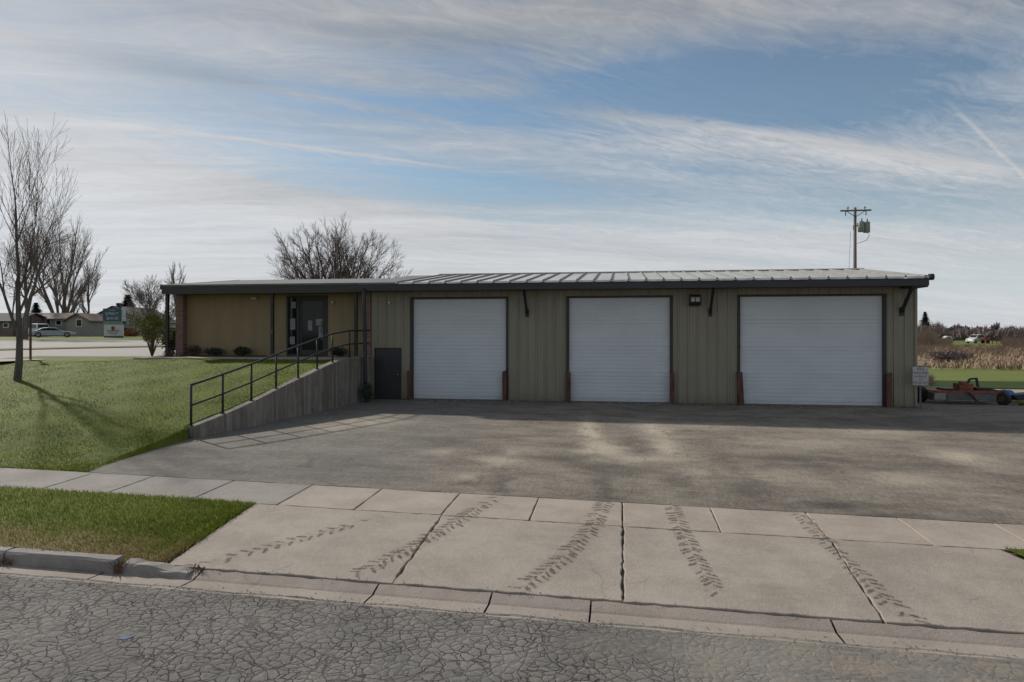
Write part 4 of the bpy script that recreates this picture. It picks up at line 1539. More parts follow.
def grow(mbT, mbC, p, d, L, r, lev, maxlev, rr, up=0.15, spread=0.6, kids=(3, 4), ratio=0.68, split=0.35, wig=0.10, minr=0.006, cut=1):
    """one limb and everything on it; limbs up to level cut go into the trunk mesh"""
    n = 5 if lev < 2 else 4 if lev < 4 else 3
    pts, rad = [p.copy()], [r]
    q = p.copy()
    dd = d.copy()
    end_r = max(minr, r * 0.45)
    for k in range(n):
        dd = (dd + Vector((rr.gauss(0, wig), rr.gauss(0, wig), rr.gauss(0, wig) + up * 0.25))).normalized()
        q = q + dd * (L / n)
        pts.append(q.copy())
        rad.append(r + (end_r - r) * (k + 1) / n)
    sides = 8 if r > 0.06 else 5 if r > 0.02 else 3
    (mbT if lev <= cut else mbC).tube(pts, rad, sides, caps=False, smooth=r > 0.02)
    if lev >= maxlev:
        return
    nk = rr.randint(*kids)
    for k in range(nk):
        f = split + (1 - split) * (k + rr.random() * 0.7) / nk
        i = min(n - 1, int(f * n))
        base = pts[i].lerp(pts[i + 1], f * n - i)
        br = rad[i] * rr.uniform(0.5, 0.72)
        ax = (pts[i + 1] - pts[i]).normalized()
        perp = ax.orthogonal().normalized()
        perp.rotate(Matrix.Rotation(rr.uniform(0, 2 * pi), 3, ax))
        nd = (ax * cos(spread) + perp * sin(spread) * rr.uniform(0.7, 1.2) + Vector((0, 0, up))).normalized()
        grow(mbT, mbC, base, nd, L * ratio * rr.uniform(0.75, 1.15), max(minr, br), lev + 1, maxlev, rr, up, spread, kids, ratio, 0.2, wig, minr, cut)
    grow(mbT, mbC, pts[-1], dd, L * ratio * rr.uniform(0.8, 1.1), end_r, lev + 1, maxlev, rr, up, spread, kids, ratio, 0.2, wig, minr, cut)


def bare_tree(name, label, loc, stems, maxlev, seed, mats=None, group=None, **kw):
    """stems: list of (direction, length, radius)"""
    rr = random.Random(seed)
    t_ = Thing(name, label, 'tree', loc, group)
    tb, cb = MB(), MB()
    for d, L, r in stems:
        grow(tb, cb, Vector(loc) - Vector((0, 0, 0.1)), Vector(d).normalized(), L, r, 0, maxlev, rr, **kw)
    mt = mats or (M['bark'], M['twig'])
    t_.part('trunk', tb, mt[0])
    t_.part('crown', cb, mt[1])
    return t_


q = at_z(17, 373, lawn_z(-18.5, 18.9))
tz = lawn_z(q[0], q[1])
bare_tree('bare_lawn_tree', 'slender bare tree with upright branches on the lawn, nearest the camera', (q[0], q[1], tz), [((0.02, 0.0, 1), 3.05, 0.105)], 5, 14,
          up=0.26, spread=0.55, kids=(3, 3), ratio=0.66, split=0.42, wig=0.045, minr=0.0035, cut=1)
q = at_d(25, 338, 70)
bare_tree('bare_yard_tree', 'thick bare tree across the road directly behind the slender lawn tree', (q[0], q[1], far_z(q[0], q[1])), [((0.0, 0, 1), 6.0, 0.30)], 5, 25, (M['bark'], M['fartwig']),
          up=0.10, spread=0.75, kids=(3, 4), ratio=0.66, split=0.45, wig=0.09, minr=0.010)
q = at_d(61, 336, 112)
bare_tree('bare_yard_tree', 'large bare tree with several upright trunks behind the long low house', (q[0], q[1], far_z(q[0], q[1])),
          [((-0.34, 0.1, 1), 8.4, 0.28), ((-0.12, -0.1, 1), 9.5, 0.36), ((0.06, 0.1, 1), 9.8, 0.38), ((0.24, 0, 1), 8.8, 0.32), ((0.42, 0, 1), 7.2, 0.24)], 4, 36, (M['bark'], M['fartwig']),
          up=0.16, spread=0.5, kids=(3, 4), ratio=0.60, split=0.40, wig=0.06, minr=0.014, cut=0)
q = at_d(74, 336, 118)
bare_tree('bare_yard_tree', 'thin bare tree left of the gap between the two houses', (q[0], q[1], far_z(q[0], q[1])), [((0.02, 0, 1), 5.5, 0.16)], 4, 41, (M['bark'], M['fartwig']), up=0.2, spread=0.5, kids=(4, 5), ratio=0.55, minr=0.011, wig=0.06)
q = at_d(89, 336, 122)
bare_tree('bare_yard_tree', 'thin tall bare tree rising beside the chimney house', (q[0], q[1], far_z(q[0], q[1])), [((-0.02, 0, 1), 7.5, 0.24)], 4, 47, (M['bark'], M['fartwig']), up=0.2, spread=0.55, kids=(5, 5), ratio=0.5, minr=0.011, wig=0.06)
q = at_d(155, 338, 76)
bare_tree('bare_yard_tree', 'rounded bare tree beyond the road just left of the offices', (q[0], q[1], far_z(q[0], q[1])), [((0.0, 0, 1), 3.5, 0.17), ((0.35, 0, 1), 3.3, 0.12), ((-0.3, 0, 1), 3.0, 0.1)], 5, 53, (M['bark'], M['fartwig']), up=0.10, spread=0.65, kids=(3, 4), ratio=0.64, minr=0.009, wig=0.08)
q = at_d(179, 338, 84)
bare_tree('bare_yard_tree', 'narrow bare tree showing above the left end of the office roof', (q[0], q[1], far_z(q[0], q[1])), [((0.0, 0, 1), 5.2, 0.22)], 4, 58, (M['bark'], M['fartwig']), up=0.35, spread=0.4, kids=(4, 5), ratio=0.48, minr=0.010, wig=0.05)
q = at_d(335, 331, 46)
bare_tree('bare_backyard_tree', 'broad bare tree with many stems rising behind the building roof', (q[0], q[1], far_z(q[0], q[1])),
          [((t_, 0.25 * sin(k * 2.4), 1), (5.9 if k == 3 else 5.15) * (1 - 0.10 * abs(t_)), 0.125 - 0.04 * abs(t_)) for k, t_ in enumerate((-0.80, -0.66, -0.52, -0.38, -0.24, -0.10, 0.04, 0.18, 0.32, 0.46, 0.60, 0.78))], 4, 71,
          up=0.06, spread=0.60, kids=(5, 6), ratio=0.46, split=0.40, wig=0.07, minr=0.0055, cut=0)


def spruce(name, label, loc, H_, R, seed, n=1600):
    rr = random.Random(seed)
    t_ = Thing(name, label, 'tree', loc)
    t_.part('trunk', MB().tube([loc, (loc[0], loc[1], loc[2] + H_ * 0.95)], [R * 0.07, R * 0.01], 6), M['bark'])
    mb = MB()
    for k in range(n):
        f = rr.random() ** 1.4
        a = rr.uniform(0, 6.28)
        lay = (f * 11) % 1
        r = R * (1 - f) * (0.55 + 0.45 * (1 - lay)) * rr.uniform(0.4, 1.05)
        c = Vector((loc[0] + cos(a) * r, loc[1] + sin(a) * r, loc[2] + H_ * (0.06 + 0.94 * f)))
        o_ = Vector((cos(a), sin(a), rr.uniform(-0.5, 0.15))) * R * 0.16
        s_ = Vector((-sin(a), cos(a), rr.uniform(-0.3, 0.3))) * R * 0.07
        mb.poly([c - o_ * 0.6 - s_, c - o_ * 0.6 + s_, c + o_])
    t_.part('crown', mb, M['spruce'])
    return t_


q = at_d(128, 336, 128)
spruce('spruce_tree', 'dark spruce behind the roof of the chimney house', (q[0], q[1], far_z(q[0], q[1])), 7.4, 4.6, 3, 2600)
q = at_d(925, 331, 235)
spruce('spruce_tree', 'dark spruce standing above the brushy wood at the right of the garage', (q[0], q[1], 0.3), 8.6, 4.2, 5)
q = at_d(36, 334, 118)
spruce('spruce_tree', 'dark spruce behind the roof of the long low house', (q[0], q[1], far_z(q[0], q[1])), 5.6, 3.2, 7)

# ------------------------------------------------------------------ brush and woods on the right
mb = MB()
rr = random.Random(77)
for k in range(9000):
    u = rr.uniform(880, 1120)
    d = rr.uniform(178, 250)
    h = rr.uniform(1.5, 5.6) * (1.15 if u < 945 else 0.95) * (0.75 + 0.25 * sin(u * 0.21) * sin(u * 0.067 + 1))
    q = at_d(u, HOR, d)
    z = far_z(q[0], q[1])
    for s_ in range(3):
        a = rr.uniform(0, 6.28)
        x1 = q[0] + rr.gauss(0, 0.8)
        y1 = q[1] + rr.gauss(0, 0.8)
        zz_ = z + h * rr.uniform(0.5, 1.0)
        w = rr.uniform(0.03, 0.10)
        mb.poly([(q[0] - w, q[1], z + rr.uniform(0, h * 0.5)), (q[0] + w, q[1], z), (x1 + w * 0.3, y1, zz_)])
tag(mb.build('far_wood', M['fartwig']), kind='stuff')
# nearer brushy thicket by the building corner
mb = MB()
for k in range(4200):
    u = rr.uniform(890, 950) if k % 3 else rr.uniform(1004, 1060)
    d = rr.uniform(112, 150) if u < 1000 else rr.uniform(96, 120)
    hm = 3.6 if u < 935 else 1.6
    if u > 1000:
        hm = 2.0
    h = rr.uniform(0.5, hm)
    q = at_d(u, HOR, d)
    z = far_z(q[0], q[1])
    for s_ in range(3):
        w = rr.uniform(0.02, 0.06)
        mb.poly([(q[0] - w, q[1], z), (q[0] + w, q[1], z), (q[0] + rr.gauss(0, 0.5), q[1] + rr.gauss(0, 0.5), z + h * rr.uniform(0.6, 1.0))])
for k in range(90):
    u = rr.uniform(900, 1080)
    d = rr.uniform(66, 112)
    q = at_d(u, HOR, d)
    z = far_z(q[0], q[1])
    R1 = rr.uniform(0.3, 1.1)
    for s_ in range(60):
        x1, y1 = q[0] + rr.gauss(0, R1), q[1] + rr.gauss(0, R1)
        w = rr.uniform(0.012, 0.03)
        mb.poly([(x1 - w, y1, z), (x1 + w, y1, z), (x1 + rr.gauss(0, 0.3), y1, z + rr.uniform(0.3, 0.5 + R1 * 0.5))])
for k in range(900):
    u = rr.uniform(917, 932)
    d = rr.uniform(30, 33)
    q = at_d(u, HOR, d)
    mb.poly([(q[0] - 0.01, q[1], 0), (q[0] + 0.01, q[1], 0), (q[0] + rr.gauss(0, 0.12), q[1], rr.uniform(0.1, 0.42))])
tag(mb.build('brush_thicket', M['brush']), kind='stuff')
far_trees = [(938, 320, 225, 'left of the small white camper, right of the spruce'), (950, 322, 228, 'above the small white camper'), (958, 319, 236, 'a little right of the small white camper'),
             (968, 321, 222, 'just above the white van'), (979, 322, 240, 'above the rear of the white van'), (995, 317.5, 245, 'tallest, above the red farm implement'), (1010, 322, 230, 'near the right edge of the photo')]
proto = None
for k, (u, v, d, lab) in enumerate(far_trees):
    q = at_d(u, v, d)
    z0 = far_z(q[0], q[1])
    hgt = q[2] - z0
    lab2 = 'small bare skyline tree ' + lab
    if proto is None:
        proto = bare_tree('skyline_tree', lab2, (q[0], q[1], z0), [((0, 0, 1), 2.3, 0.13), ((0.3, 0.1, 1), 2.1, 0.1), ((-0.28, 0, 1), 2.0, 0.09)], 4, 88, (M['fartwig'], M['fartwig']), 'bare trees on the far skyline', up=0.1, spread=0.6, kids=(4, 4), ratio=0.6, minr=0.035, wig=0.1)
        pr_h = hgt
    else:
        copy_thing(proto.o, (q[0], q[1], z0), lab2, k * 1.3, hgt / pr_h)
q = at_d(946, 372, 52)
shrub('field_shrub', 'low brown twiggy shrub at the near edge of the dry field', (q[0], q[1], 0), (2.1, 0.8, 0.5), M['fartwig'], 1600, 0.09, 91)

# weeds at the kerb
def weed(label, x, y, z, seed, n=40, h=0.10, w=0.2):
    rr = random.Random(seed)
    mb = MB()
    for k in range(n):
        a = rr.uniform(0, 6.28)
        bx_ = x + rr.uniform(-w, w)
        by_ = y + rr.uniform(-0.05, 0.05)
        l = h * rr.uniform(0.4, 1)
        tx, ty = cos(a) * l * 0.8, sin(a) * l * 0.8
        mb.poly([(bx_ - 0.006, by_, z), (bx_ + 0.006, by_, z), (bx_ + tx + 0.004, by_ + ty, z + l), (bx_ + tx - 0.004, by_ + ty, z + l)])
    o_ = mb.build('dry_weed', M['weed'], None, (x, y, z))
    tag(o_, label, 'weed', 'dry weeds along the kerb')


weed('dry brown weeds lying along the kerb by the left edge of the photo', -7.15, 6.80, street_z(-7.2, 6.8), 1, 90, 0.11, 0.28)
weed('dry weeds growing in the gap at the broken end of the kerb', -5.55, 6.85, street_z(-5.6, 6.85), 2, 60, 0.14, 0.05)
weed('small dry weed where the kerb end meets the apron', -4.68, 6.98, street_z(-4.7, 6.98), 3, 30, 0.06, 0.07)


# ================================================================== SIGNS, POLE
def text_part(thing, name, s_, size, loc, mat, rz=0.0, parent=None, ext=0.002, align='CENTER', sx=1.0):
    cu = bpy.data.curves.new(name, 'FONT')
    cu.body = s_
    cu.size = size
    cu.extrude = ext
    cu.align_x = align
    cu.align_y = 'CENTER'
    tmp = bpy.data.objects.new('tmp_text', cu)
    COL.objects.link(tmp)
    dg = bpy.context.evaluated_depsgraph_get()
    me = bpy.data.meshes.new_from_object(tmp.evaluated_get(dg))
    bpy.data.objects.remove(tmp)
    Rm = Matrix.Translation(Vector(loc) - Vector(thing.loc)) @ Matrix.Rotation(rz, 4, 'Z') @ Matrix.Rotation(radians(90), 4, 'X') @ Matrix.Diagonal((sx, 1, 1, 1))
    me.transform(Rm)
    me.materials.clear()
    me.materials.append(mat)
    o_ = bpy.data.objects.new(name, me)
    COL.objects.link(o_)
    o_.parent = parent or thing.o
    return o_


q = at_y(920.5, 376, 21.95)
xs_, zs_ = q[0], q[2]
S = Thing('parking_sign', 'small white no parking sign on a thin post at the right corner of the garage', 'sign', (xs_, 21.95, 0.02))
S.part('post', MB().prism([(xs_ - 0.028, 21.955), (xs_ + 0.028, 21.955), (xs_ + 0.014, 21.99), (xs_ - 0.014, 21.99)], 2, -0.2, zs_ + 0.22), M['greypaint'])
pl = S.part('panel', MB().box(xs_ - 0.22, xs_ + 0.22, 21.942, 21.950, zs_ - 0.275, zs_ + 0.275), M['signwhite'])
for s_, dzz, sz in (('NO', 0.20, 0.125), ('PARKING', 0.09, 0.105), ('IN FRONT', -0.015, 0.08), ('OF', -0.105, 0.075), ('DOORS', -0.205, 0.125)):
    text_part(S, 'lettering', s_, sz, (xs_, 21.941, zs_ + dzz), M['signtext'], 0, pl)

q = at_d(114, 338, 84)
zb = far_z(q[0], q[1])
rz = YAW + radians(21.0)
ss = 84 / FPX
S = Thing('bank_sign', 'teal and white roadside sign board standing across the road before the chimney house', 'sign', (q[0], q[1], zb))
def sb(u0, u1, v0, v1, d0, d1):
    mb_ = MB().box(q[0] + (u0 - 114) * ss, q[0] + (u1 - 114) * ss, q[1] + d0, q[1] + d1, zb + (338.6 - v1) * ss, zb + (338.6 - v0) * ss)
    return mb_.turn(rz, (q[0], q[1]))
def st(s_, u, v, size, mat, parent, sx=1.0, d=-0.33):
    x, y = (u - 114) * ss, d
    text_part(S, 'lettering', s_, size, (q[0] + x * cos(rz) - y * sin(rz), q[1] + x * sin(rz) + y * cos(rz), zb + (338.6 - v) * ss), mat, rz, parent, 0.004, 'CENTER', sx)
S.part('base', sb(105.5, 122.2, 337.0, 340.5, -0.30, 0.30), M['teal'])
c1_ = S.part('cabinet', sb(104.8, 120.6, 309.6, 322.0, -0.30, 0.30), M['teal'])
S.part('cap', sb(120.7, 124.0, 308.4, 322, -0.16, 0.2), M['whitepaint'])
S.part('reader_board', sb(105.0, 121.0, 322.1, 325.6, -0.27, 0.27), M['galvgreen'])
c2_ = S.part('lower_cabinet', sb(105.6, 122.2, 325.7, 336.9, -0.30, 0.30), M['whitepaint'])
st('THE', 112.5, 311.6, 0.26, M['lettering'], c1_, 1.5)
st('SPIRIT', 112.6, 315.0, 0.52, M['lettering'], c1_, 1.05)
st('BANK', 113.4, 319.4, 0.52, M['lettering'], c1_, 1.0)
x, y = (113.5 - 114) * ss, -0.305
em = MB()
em.blob((q[0] + x, q[1] + y, zb + (338.6 - 329.3) * ss), (0.22, 0.02, 0.24), 3, 0.25, 14, 9)
em.turn(rz, (q[0], q[1]))
S.part('emblem', em, M['signred'], c2_)
st('FARMERS', 113.8, 332.0, 0.30, M['signblue'], c2_, 1.1)
st('CO-OP', 113.8, 334.3, 0.27, M['signred'], c2_, 1.1)

q = at_d(30.5, 360, 24.6)
zb = min(q[2], 1.4)
S = Thing('marker_post', 'thin dark steel post at the back edge of the lawn right of the slender tree', 'post', (q[0], q[1], zb))
S.part('shaft', MB().prism([(q[0] - 0.035, q[1] - 0.02), (q[0] + 0.035, q[1] - 0.02), (q[0] + 0.035, q[1] + 0.02), (q[0] + 0.02, q[1] + 0.02), (q[0] + 0.02, q[1]), (q[0] - 0.02, q[1]), (q[0] - 0.02, q[1] + 0.02), (q[0] - 0.035, q[1] + 0.02)], 2, zb - 0.1, zb + 1.60), M['rust'])
S.part('panel', MB().box(q[0] - 0.012, q[0] + 0.012, q[1] - 0.26, q[1] - 0.021, zb + 1.15, zb + 1.58), M['greypaint'])

q = at_d(855, 331, 57)
PX, PY, PZ = q[0], q[1], far_z(q[0], q[1])
k = 57 / FPX
ztop = EYE + (HOR - 207.5) * k
S = Thing('utility_pole', 'wooden utility pole with one crossarm and grey transformers behind the garage', 'utility pole', (PX, PY, PZ))
S.part('pole', MB().tube([(PX, PY, PZ - 0.3), (PX, PY, ztop)], [0.17, 0.115], 10), M['wood_pole'])
ca = YAW + radians(-8)
def lp(a, b_, z):
    return (PX + a * cos(ca) - b_ * sin(ca), PY + a * sin(ca) + b_ * cos(ca), z)
za = ztop - 0.28
cr_ = S.part('crossarm', MB().bar(lp(-1.22, -0.17, za), lp(1.22, -0.17, za), 0.10, 0.13), M['wood_pole'])
S.part('brace', MB().bar(lp(-0.72, -0.19, za - 0.05), lp(-0.03, -0.16, za - 0.52), 0.03, 0.05).bar(lp(0.72, -0.19, za - 0.05), lp(0.03, -0.16, za - 0.52), 0.03, 0.05), M['trim'])
for a in (-0.62, 0.72, -1.12, 1.12):
    mb = MB().tube([lp(a, -0.17, za + 0.06), lp(a, -0.17, za + 0.18)], 0.02, 6).tube([lp(a, -0.17, za + 0.16), lp(a, -0.17, za + 0.22), lp(a, -0.17, za + 0.23), lp(a, -0.17, za + 0.30), lp(a, -0.17, za + 0.34)], [0.06, 0.085, 0.05, 0.065, 0.03], 8) if abs(a) < 1 else MB().tube([lp(a * 0.72, -0.17, za - 0.08), lp(a * 0.72, -0.17, za - 0.42)], [0.05, 0.035], 8)
    S.part('insulator', mb, M['porcelain'])
for a, b_, r, h in ((0.40, -0.22, 0.25, 0.84), (0.90, -0.02, 0.27, 0.88)):
    zt_ = ztop - 1.22
    mb = MB().tube([lp(a, b_, zt_ - h - 0.03), lp(a, b_, zt_ - h), lp(a, b_, zt_ - 0.04), lp(a, b_, zt_)], [r * 0.9, r, r, r * 0.85], 16)
    mb.box(-0.02, 0.02, -0.02, 0.02, 0, 0.01) if False else None
    mb.bar(lp(a - r - 0.06, b_, zt_ - 0.2), lp(a - r + 0.02, b_, zt_ - 0.2), 0.06, 0.14)
    tr_ = S.part('transformer', mb, M['galvgreen'])
    S.part('bushing', MB().tube([lp(a + 0.06, b_, zt_), lp(a + 0.06, b_, zt_ + 0.28)], [0.06, 0.03], 8), M['porcelain'], tr_)
S.part('mount_frame', MB().bar(lp(0.0, -0.12, ztop - 1.55), lp(0.9, -0.02, ztop - 1.55), 0.06, 0.10).box(PX - 0.20, PX - 0.13, PY - 0.2, PY - 0.1, ztop - 1.9, ztop - 1.5), M['galvgreen'])
wire = [lp(0.95, -0.02, ztop - 2.1), lp(1.12, -0.05, ztop - 2.35), lp(0.9, -0.1, ztop - 2.75), lp(0.4, -0.15, ztop - 2.95), lp(0.1, -0.15, ztop - 3.05)]
S.part('loop_wire', MB().tube(wire, 0.02, 5), M['black'])
S.part('ground_wire', MB().tube([lp(-0.35, 0, ztop - 2.0), lp(-0.45, 0, ztop - 4.5), lp(-0.6, 0, ztop - 9)], 0.014, 4), M['black'])


# ================================================================== FAR HOUSES AND CARS
def house(name, label, u0, u1, d, base_v, eave_v, ridge_v, wall, roofm, gable=False, depth=8.0, over=0.4, wins=(), doors=(), chimney=None, extra=None):
    """front wall from u0 to u1 at distance d, facing the camera"""
    a = at_d(u0, HOR, d)
    c = at_d(u1, HOR, d)
    z0 = far_z((a[0] + c[0]) / 2, (a[1] + c[1]) / 2)
    k = d / FPX
    ze = EYE + (HOR - eave_v) * k
    zr = EYE + (HOR - ridge_v) * k
    ang = YAW
    o_ = Vector((a[0], a[1]))
    ex = Vector((c[0] - a[0], c[1] - a[1]))
    w = ex.length
    ang = atan2(ex.y, ex.x)
    T_ = Thing(name, label, 'house', ((a[0] + c[0]) / 2, (a[1] + c[1]) / 2, z0))
    piv = (a[0], a[1])
    def L(mb_):
        for i in range(len(mb_.v)):
            x, y, z = mb_.v[i]
            mb_.v[i] = (piv[0] + x * cos(ang) - y * sin(ang), piv[1] + x * sin(ang) + y * cos(ang), z)
        return mb_
    mb_ = MB()
    if gable:
        mb_.prism([(0, z0 - 0.3), (w, z0 - 0.3), (w, ze), (w / 2, zr), (0, ze)], 1, 0, depth)
        rf = MB()
        th = 0.16
        for s_ in (0, 1):
            x0, x1 = (-over, w / 2) if s_ == 0 else (w + over, w / 2)
            sl = (zr - ze) / (w / 2)
            zl = ze - sl * over
            rf.prism([(x0, zl + 0.03), (x1, zr + 0.03), (x1, zr + th + 0.03), (x0, zl + th + 0.03)], 1, -over, depth + over)
    else:
        mb_.prism([(0, z0 - 0.3), (0, ze), (depth / 2, zr), (depth, ze), (depth, z0 - 0.3)], 0, 0, w)
        rf = MB()
        sl = (zr - ze) / (depth / 2)
        th = 0.14
        rf.prism([(-over, ze - sl * over + 0.03), (depth / 2, zr + 0.03), (depth / 2, zr + th + 0.03), (-over, ze - sl * over + th + 0.03)], 0, -over, w + over)
        rf.prism([(depth + over, ze - sl * over + 0.03), (depth / 2, zr + 0.03), (depth / 2, zr + th + 0.03), (depth + over, ze - sl * over + th + 0.03)], 0, -over, w + over)
    T_.part('walls', L(mb_), wall)
    r_ = T_.part('roof', L(rf), roofm)
    for (wu0, wu1, wv0, wv1) in wins:
        x0, x1 = (wu0 - u0) / (u1 - u0) * w, (wu1 - u0) / (u1 - u0) * w
        za_, zb_ = EYE + (HOR - wv1) * k, EYE + (HOR - wv0) * k
        f_ = MB().box(x0 - 0.12, x1 + 0.12, -0.06, 0.02, za_ - 0.12, za_).box(x0 - 0.12, x1 + 0.12, -0.06, 0.02, zb_, zb_ + 0.12).box(x0 - 0.12, x0, -0.06, 0.02, za_, zb_).box(x1, x1 + 0.12, -0.06, 0.02, za_, zb_)
        wn_ = T_.part('window', L(f_), M['whitepaint'])
        T_.part('pane', L(MB().box(x0, x1, -0.03, -0.01, za_, zb_)), M['glass'], wn_)
    for (wu0, wu1, wv0, mt_) in doors:
        x0, x1 = (wu0 - u0) / (u1 - u0) * w, (wu1 - u0) / (u1 - u0) * w
        T_.part('door', L(MB().box(x0, x1, -0.05, 0.02, z0, EYE + (HOR - wv0) * k)), mt_)
    if chimney:
        cu0, cu1, cv, dd_ = chimney
        x0, x1 = (cu0 - u0) / (u1 - u0) * w, (cu1 - u0) / (u1 - u0) * w
        T_.part('chimney', L(MB().box(x0, x1, dd_, dd_ + 0.7, ze, EYE + (HOR - cv) * k).box(x0 - 0.08, x1 + 0.08, dd_ - 0.08, dd_ + 0.78, EYE + (HOR - cv) * k - 0.25, EYE + (HOR - cv) * k - 0.12)), M['black'], r_)
    return T_


house('ranch_house', 'long low grey house with a brown roof behind the parked silver sedan', 20, 68, 98, 336, 319.2, 313.4, M['sidegrey'], M['shingle'], False, 7.5,
      wins=[(56.5, 61, 320.6, 324.6)], doors=[(47.3, 49.6, 319.6, M['black'])])
house('gabled_house', 'small grey front-gabled house with one white window, between the long house and the chimney house', 66.5, 89, 95.5, 336, 320.4, 314.2, M['sidegrey'], M['shingle'], True, 9.0,
      wins=[(76.8, 81.6, 319.9, 326.0)])
house('chimney_house', 'pale grey house with a dark gabled roof and black chimney behind the roadside sign', 84.5, 142, 104, 336, 322.0, 307.0, M['sidepale'], M['shingledark'], True, 11.0,
      wins=[(135, 139, 321.5, 325)], doors=[(124.5, 133, 328.3, M['black'])], chimney=(111.8, 115.0, 302.6, 1.2))
house('dark_house', 'dark brown house partly out of frame at the left edge behind the lawn tree', -40, 13, 92, 336, 321.5, 313.5, M['shingle'], M['shingledark'], False, 8.0,
      wins=[(-12, -6, 323, 327), (4, 8, 323.5, 327)])


def car(label, u, d, L, Hh, yaw, paint, kind='sedan', cat='car'):
    q = at_d(u, HOR, d)
    z0 = far_z(q[0], q[1]) + 0.03
    T_ = Thing('parked_' + kind, label, cat, (q[0], q[1], z0))
    hl = L / 2
    W_ = 0.86
    def X(mb_):
        for i in range(len(mb_.v)):
            x, y, z = mb_.v[i]
            mb_.v[i] = (q[0] + x * cos(yaw) - y * sin(yaw), q[1] + x * sin(yaw) + y * cos(yaw), z0 + z)
        return mb_
    s_ = Hh / 1.45
    if kind == 'sedan':
        low = [(-hl, 0.30), (-hl, 0.78 * s_), (-hl + 0.15, 0.93 * s_), (-0.30 * L, 0.96 * s_), (0.20 * L, 0.95 * s_), (hl - 0.25, 0.76 * s_), (hl, 0.62 * s_), (hl, 0.30), (0.5 * hl + 0.5, 0.20), (-0.5 * hl, 0.20)]
        top = [(-0.36 * L, 0.95 * s_), (-0.22 * L, 1.36 * s_), (-0.10 * L, 1.45 * s_), (0.06 * L, 1.42 * s_), (0.22 * L, 0.94 * s_)]
    else:
        low = [(-hl, 0.35), (-hl, 1.15 * s_ * 0.8), (0.20 * L, 1.15 * s_ * 0.8), (hl - 0.15, 0.95 * s_ * 0.8), (hl, 0.55), (hl, 0.35)]
        top = [(-hl + 0.05, 0.91 * s_), (-hl + 0.15, 1.42 * s_), (-0.2 * L, 1.45 * s_), (0.05 * L, 1.43 * s_), (0.26 * L, 0.91 * s_)]
    body = MB().prism(low, 1, -W_, W_)
    i0 = len(body.v)
    body.prism(top, 1, -W_ + 0.06, W_ - 0.06)
    for i in range(i0, len(body.v)):
        x, y, z = body.v[i]
        if z > 1.2 * s_:
            body.v[i] = (x, y * 0.84, z)
    T_.part('body', X(body), paint, bevel=0.05)
    gl = MB()
    cx = sum(p[0] for p in top) / len(top)
    for sgn in (-1, 1):
        pts = []
        for x, z in top:
            zz_ = z - 0.08 if z > 1.2 * s_ else z + 0.06
            xx = cx + (x - cx) * 0.84
            yy_ = (W_ - 0.06) * (1 - 0.16 * max(0, (zz_ - 0.95 * s_) / (0.45 * s_))) + 0.012
            pts.append((xx, sgn * yy_, zz_))
        gl.poly(pts)
    for a_, b_ in ((top[0], top[1]), (top[-2], top[-1])):
        nx_ = -0.02 if a_ is top[0] else 0.02
        gl.poly([(a_[0] + (b_[0] - a_[0]) * f + nx_, yv, a_[1] + (b_[1] - a_[1]) * f + 0.015) for f, yv in ((0.12, -0.66), (0.12, 0.66), (0.86, 0.60), (0.86, -0.60))])
    T_.part('windows', X(gl), M['glass'])
    for sx in (-0.30, 0.31):
        for sy in (-1, 1):
            w_ = T_.part('wheel', X(MB().tube([(sx * L, sy * (W_ - 0.20), 0.32), (sx * L, sy * (W_ + 0.015), 0.32)], 0.32, 18)), M['tyre'])
            T_.part('rim', X(MB().tube([(sx * L, sy * (W_ + 0.0), 0.32), (sx * L, sy * (W_ + 0.025), 0.32)], 0.20, 14)), M['steel'], w_)
    for sy in (-0.6, 0.6):
        T_.part('headlight', X(MB().box(hl - 0.10, hl + 0.012, sy - 0.16, sy + 0.16, 0.60 * s_ - 0.02, 0.60 * s_ + 0.08)), M['lens'])
        T_.part('tail_light', X(MB().box(-hl - 0.012, -hl + 0.05, sy - 0.14, sy + 0.14, 0.66 * s_, 0.80 * s_)), M['signred'])
    return T_


car('silver sedan parked broadside across the road before the long low house', 53, 83, 4.75, 1.22, YAW + radians(30), M['carsilver'])
car('white car parked behind the silver sedan beside the long low house', 35, 92, 4.4, 1.75, YAW + radians(150), M['carwhite'], 'van', 'car')
car('white van standing at the far edge of the dry field left of the red implement', 975.5, 136, 3.4, 1.75, YAW + radians(200), M['carwhite'], 'van', 'van')
# small camper and red implement far off
q = at_d(947.5, HOR, 150)
z0 = far_z(q[0], q[1])
C_ = Thing('small_camper', 'small white camper trailer in the brush beyond the dry field', 'trailer', (q[0], q[1], z0))
C_.part('shell', MB().prism([(q[0] - 0.75, z0 + 0.4), (q[0] + 0.7, z0 + 0.4), (q[0] + 0.8, z0 + 0.9), (q[0] + 0.45, z0 + 1.35), (q[0] - 0.4, z0 + 1.4), (q[0] - 0.8, z0 + 1.0)], 1, q[1] - 0.8, q[1] + 0.8), M['carwhite'], bevel=0.08)
C_.part('window', MB().box(q[0] - 0.25, q[0] + 0.25, q[1] - 0.83, q[1] - 0.80, z0 + 0.85, z0 + 1.15), M['glass'])
for s_ in (-1, 1):
    C_.part('wheel', MB().tube([(q[0], q[1] + s_ * 0.65, z0 + 0.28), (q[0], q[1] + s_ * 0.82, z0 + 0.28)], 0.28, 12), M['tyre'])
C_.part('hitch', MB().bar((q[0] + 0.7, q[1], z0 + 0.45), (q[0] + 1.4, q[1], z0 + 0.40), 0.08, 0.08), M['black'])
q = at_d(992, HOR, 134)
z0 = far_z(q[0], q[1])
I_ = Thing('farm_implement', 'red farm implement standing right of the white van beyond the dry field', 'farm machine', (q[0], q[1], z0))
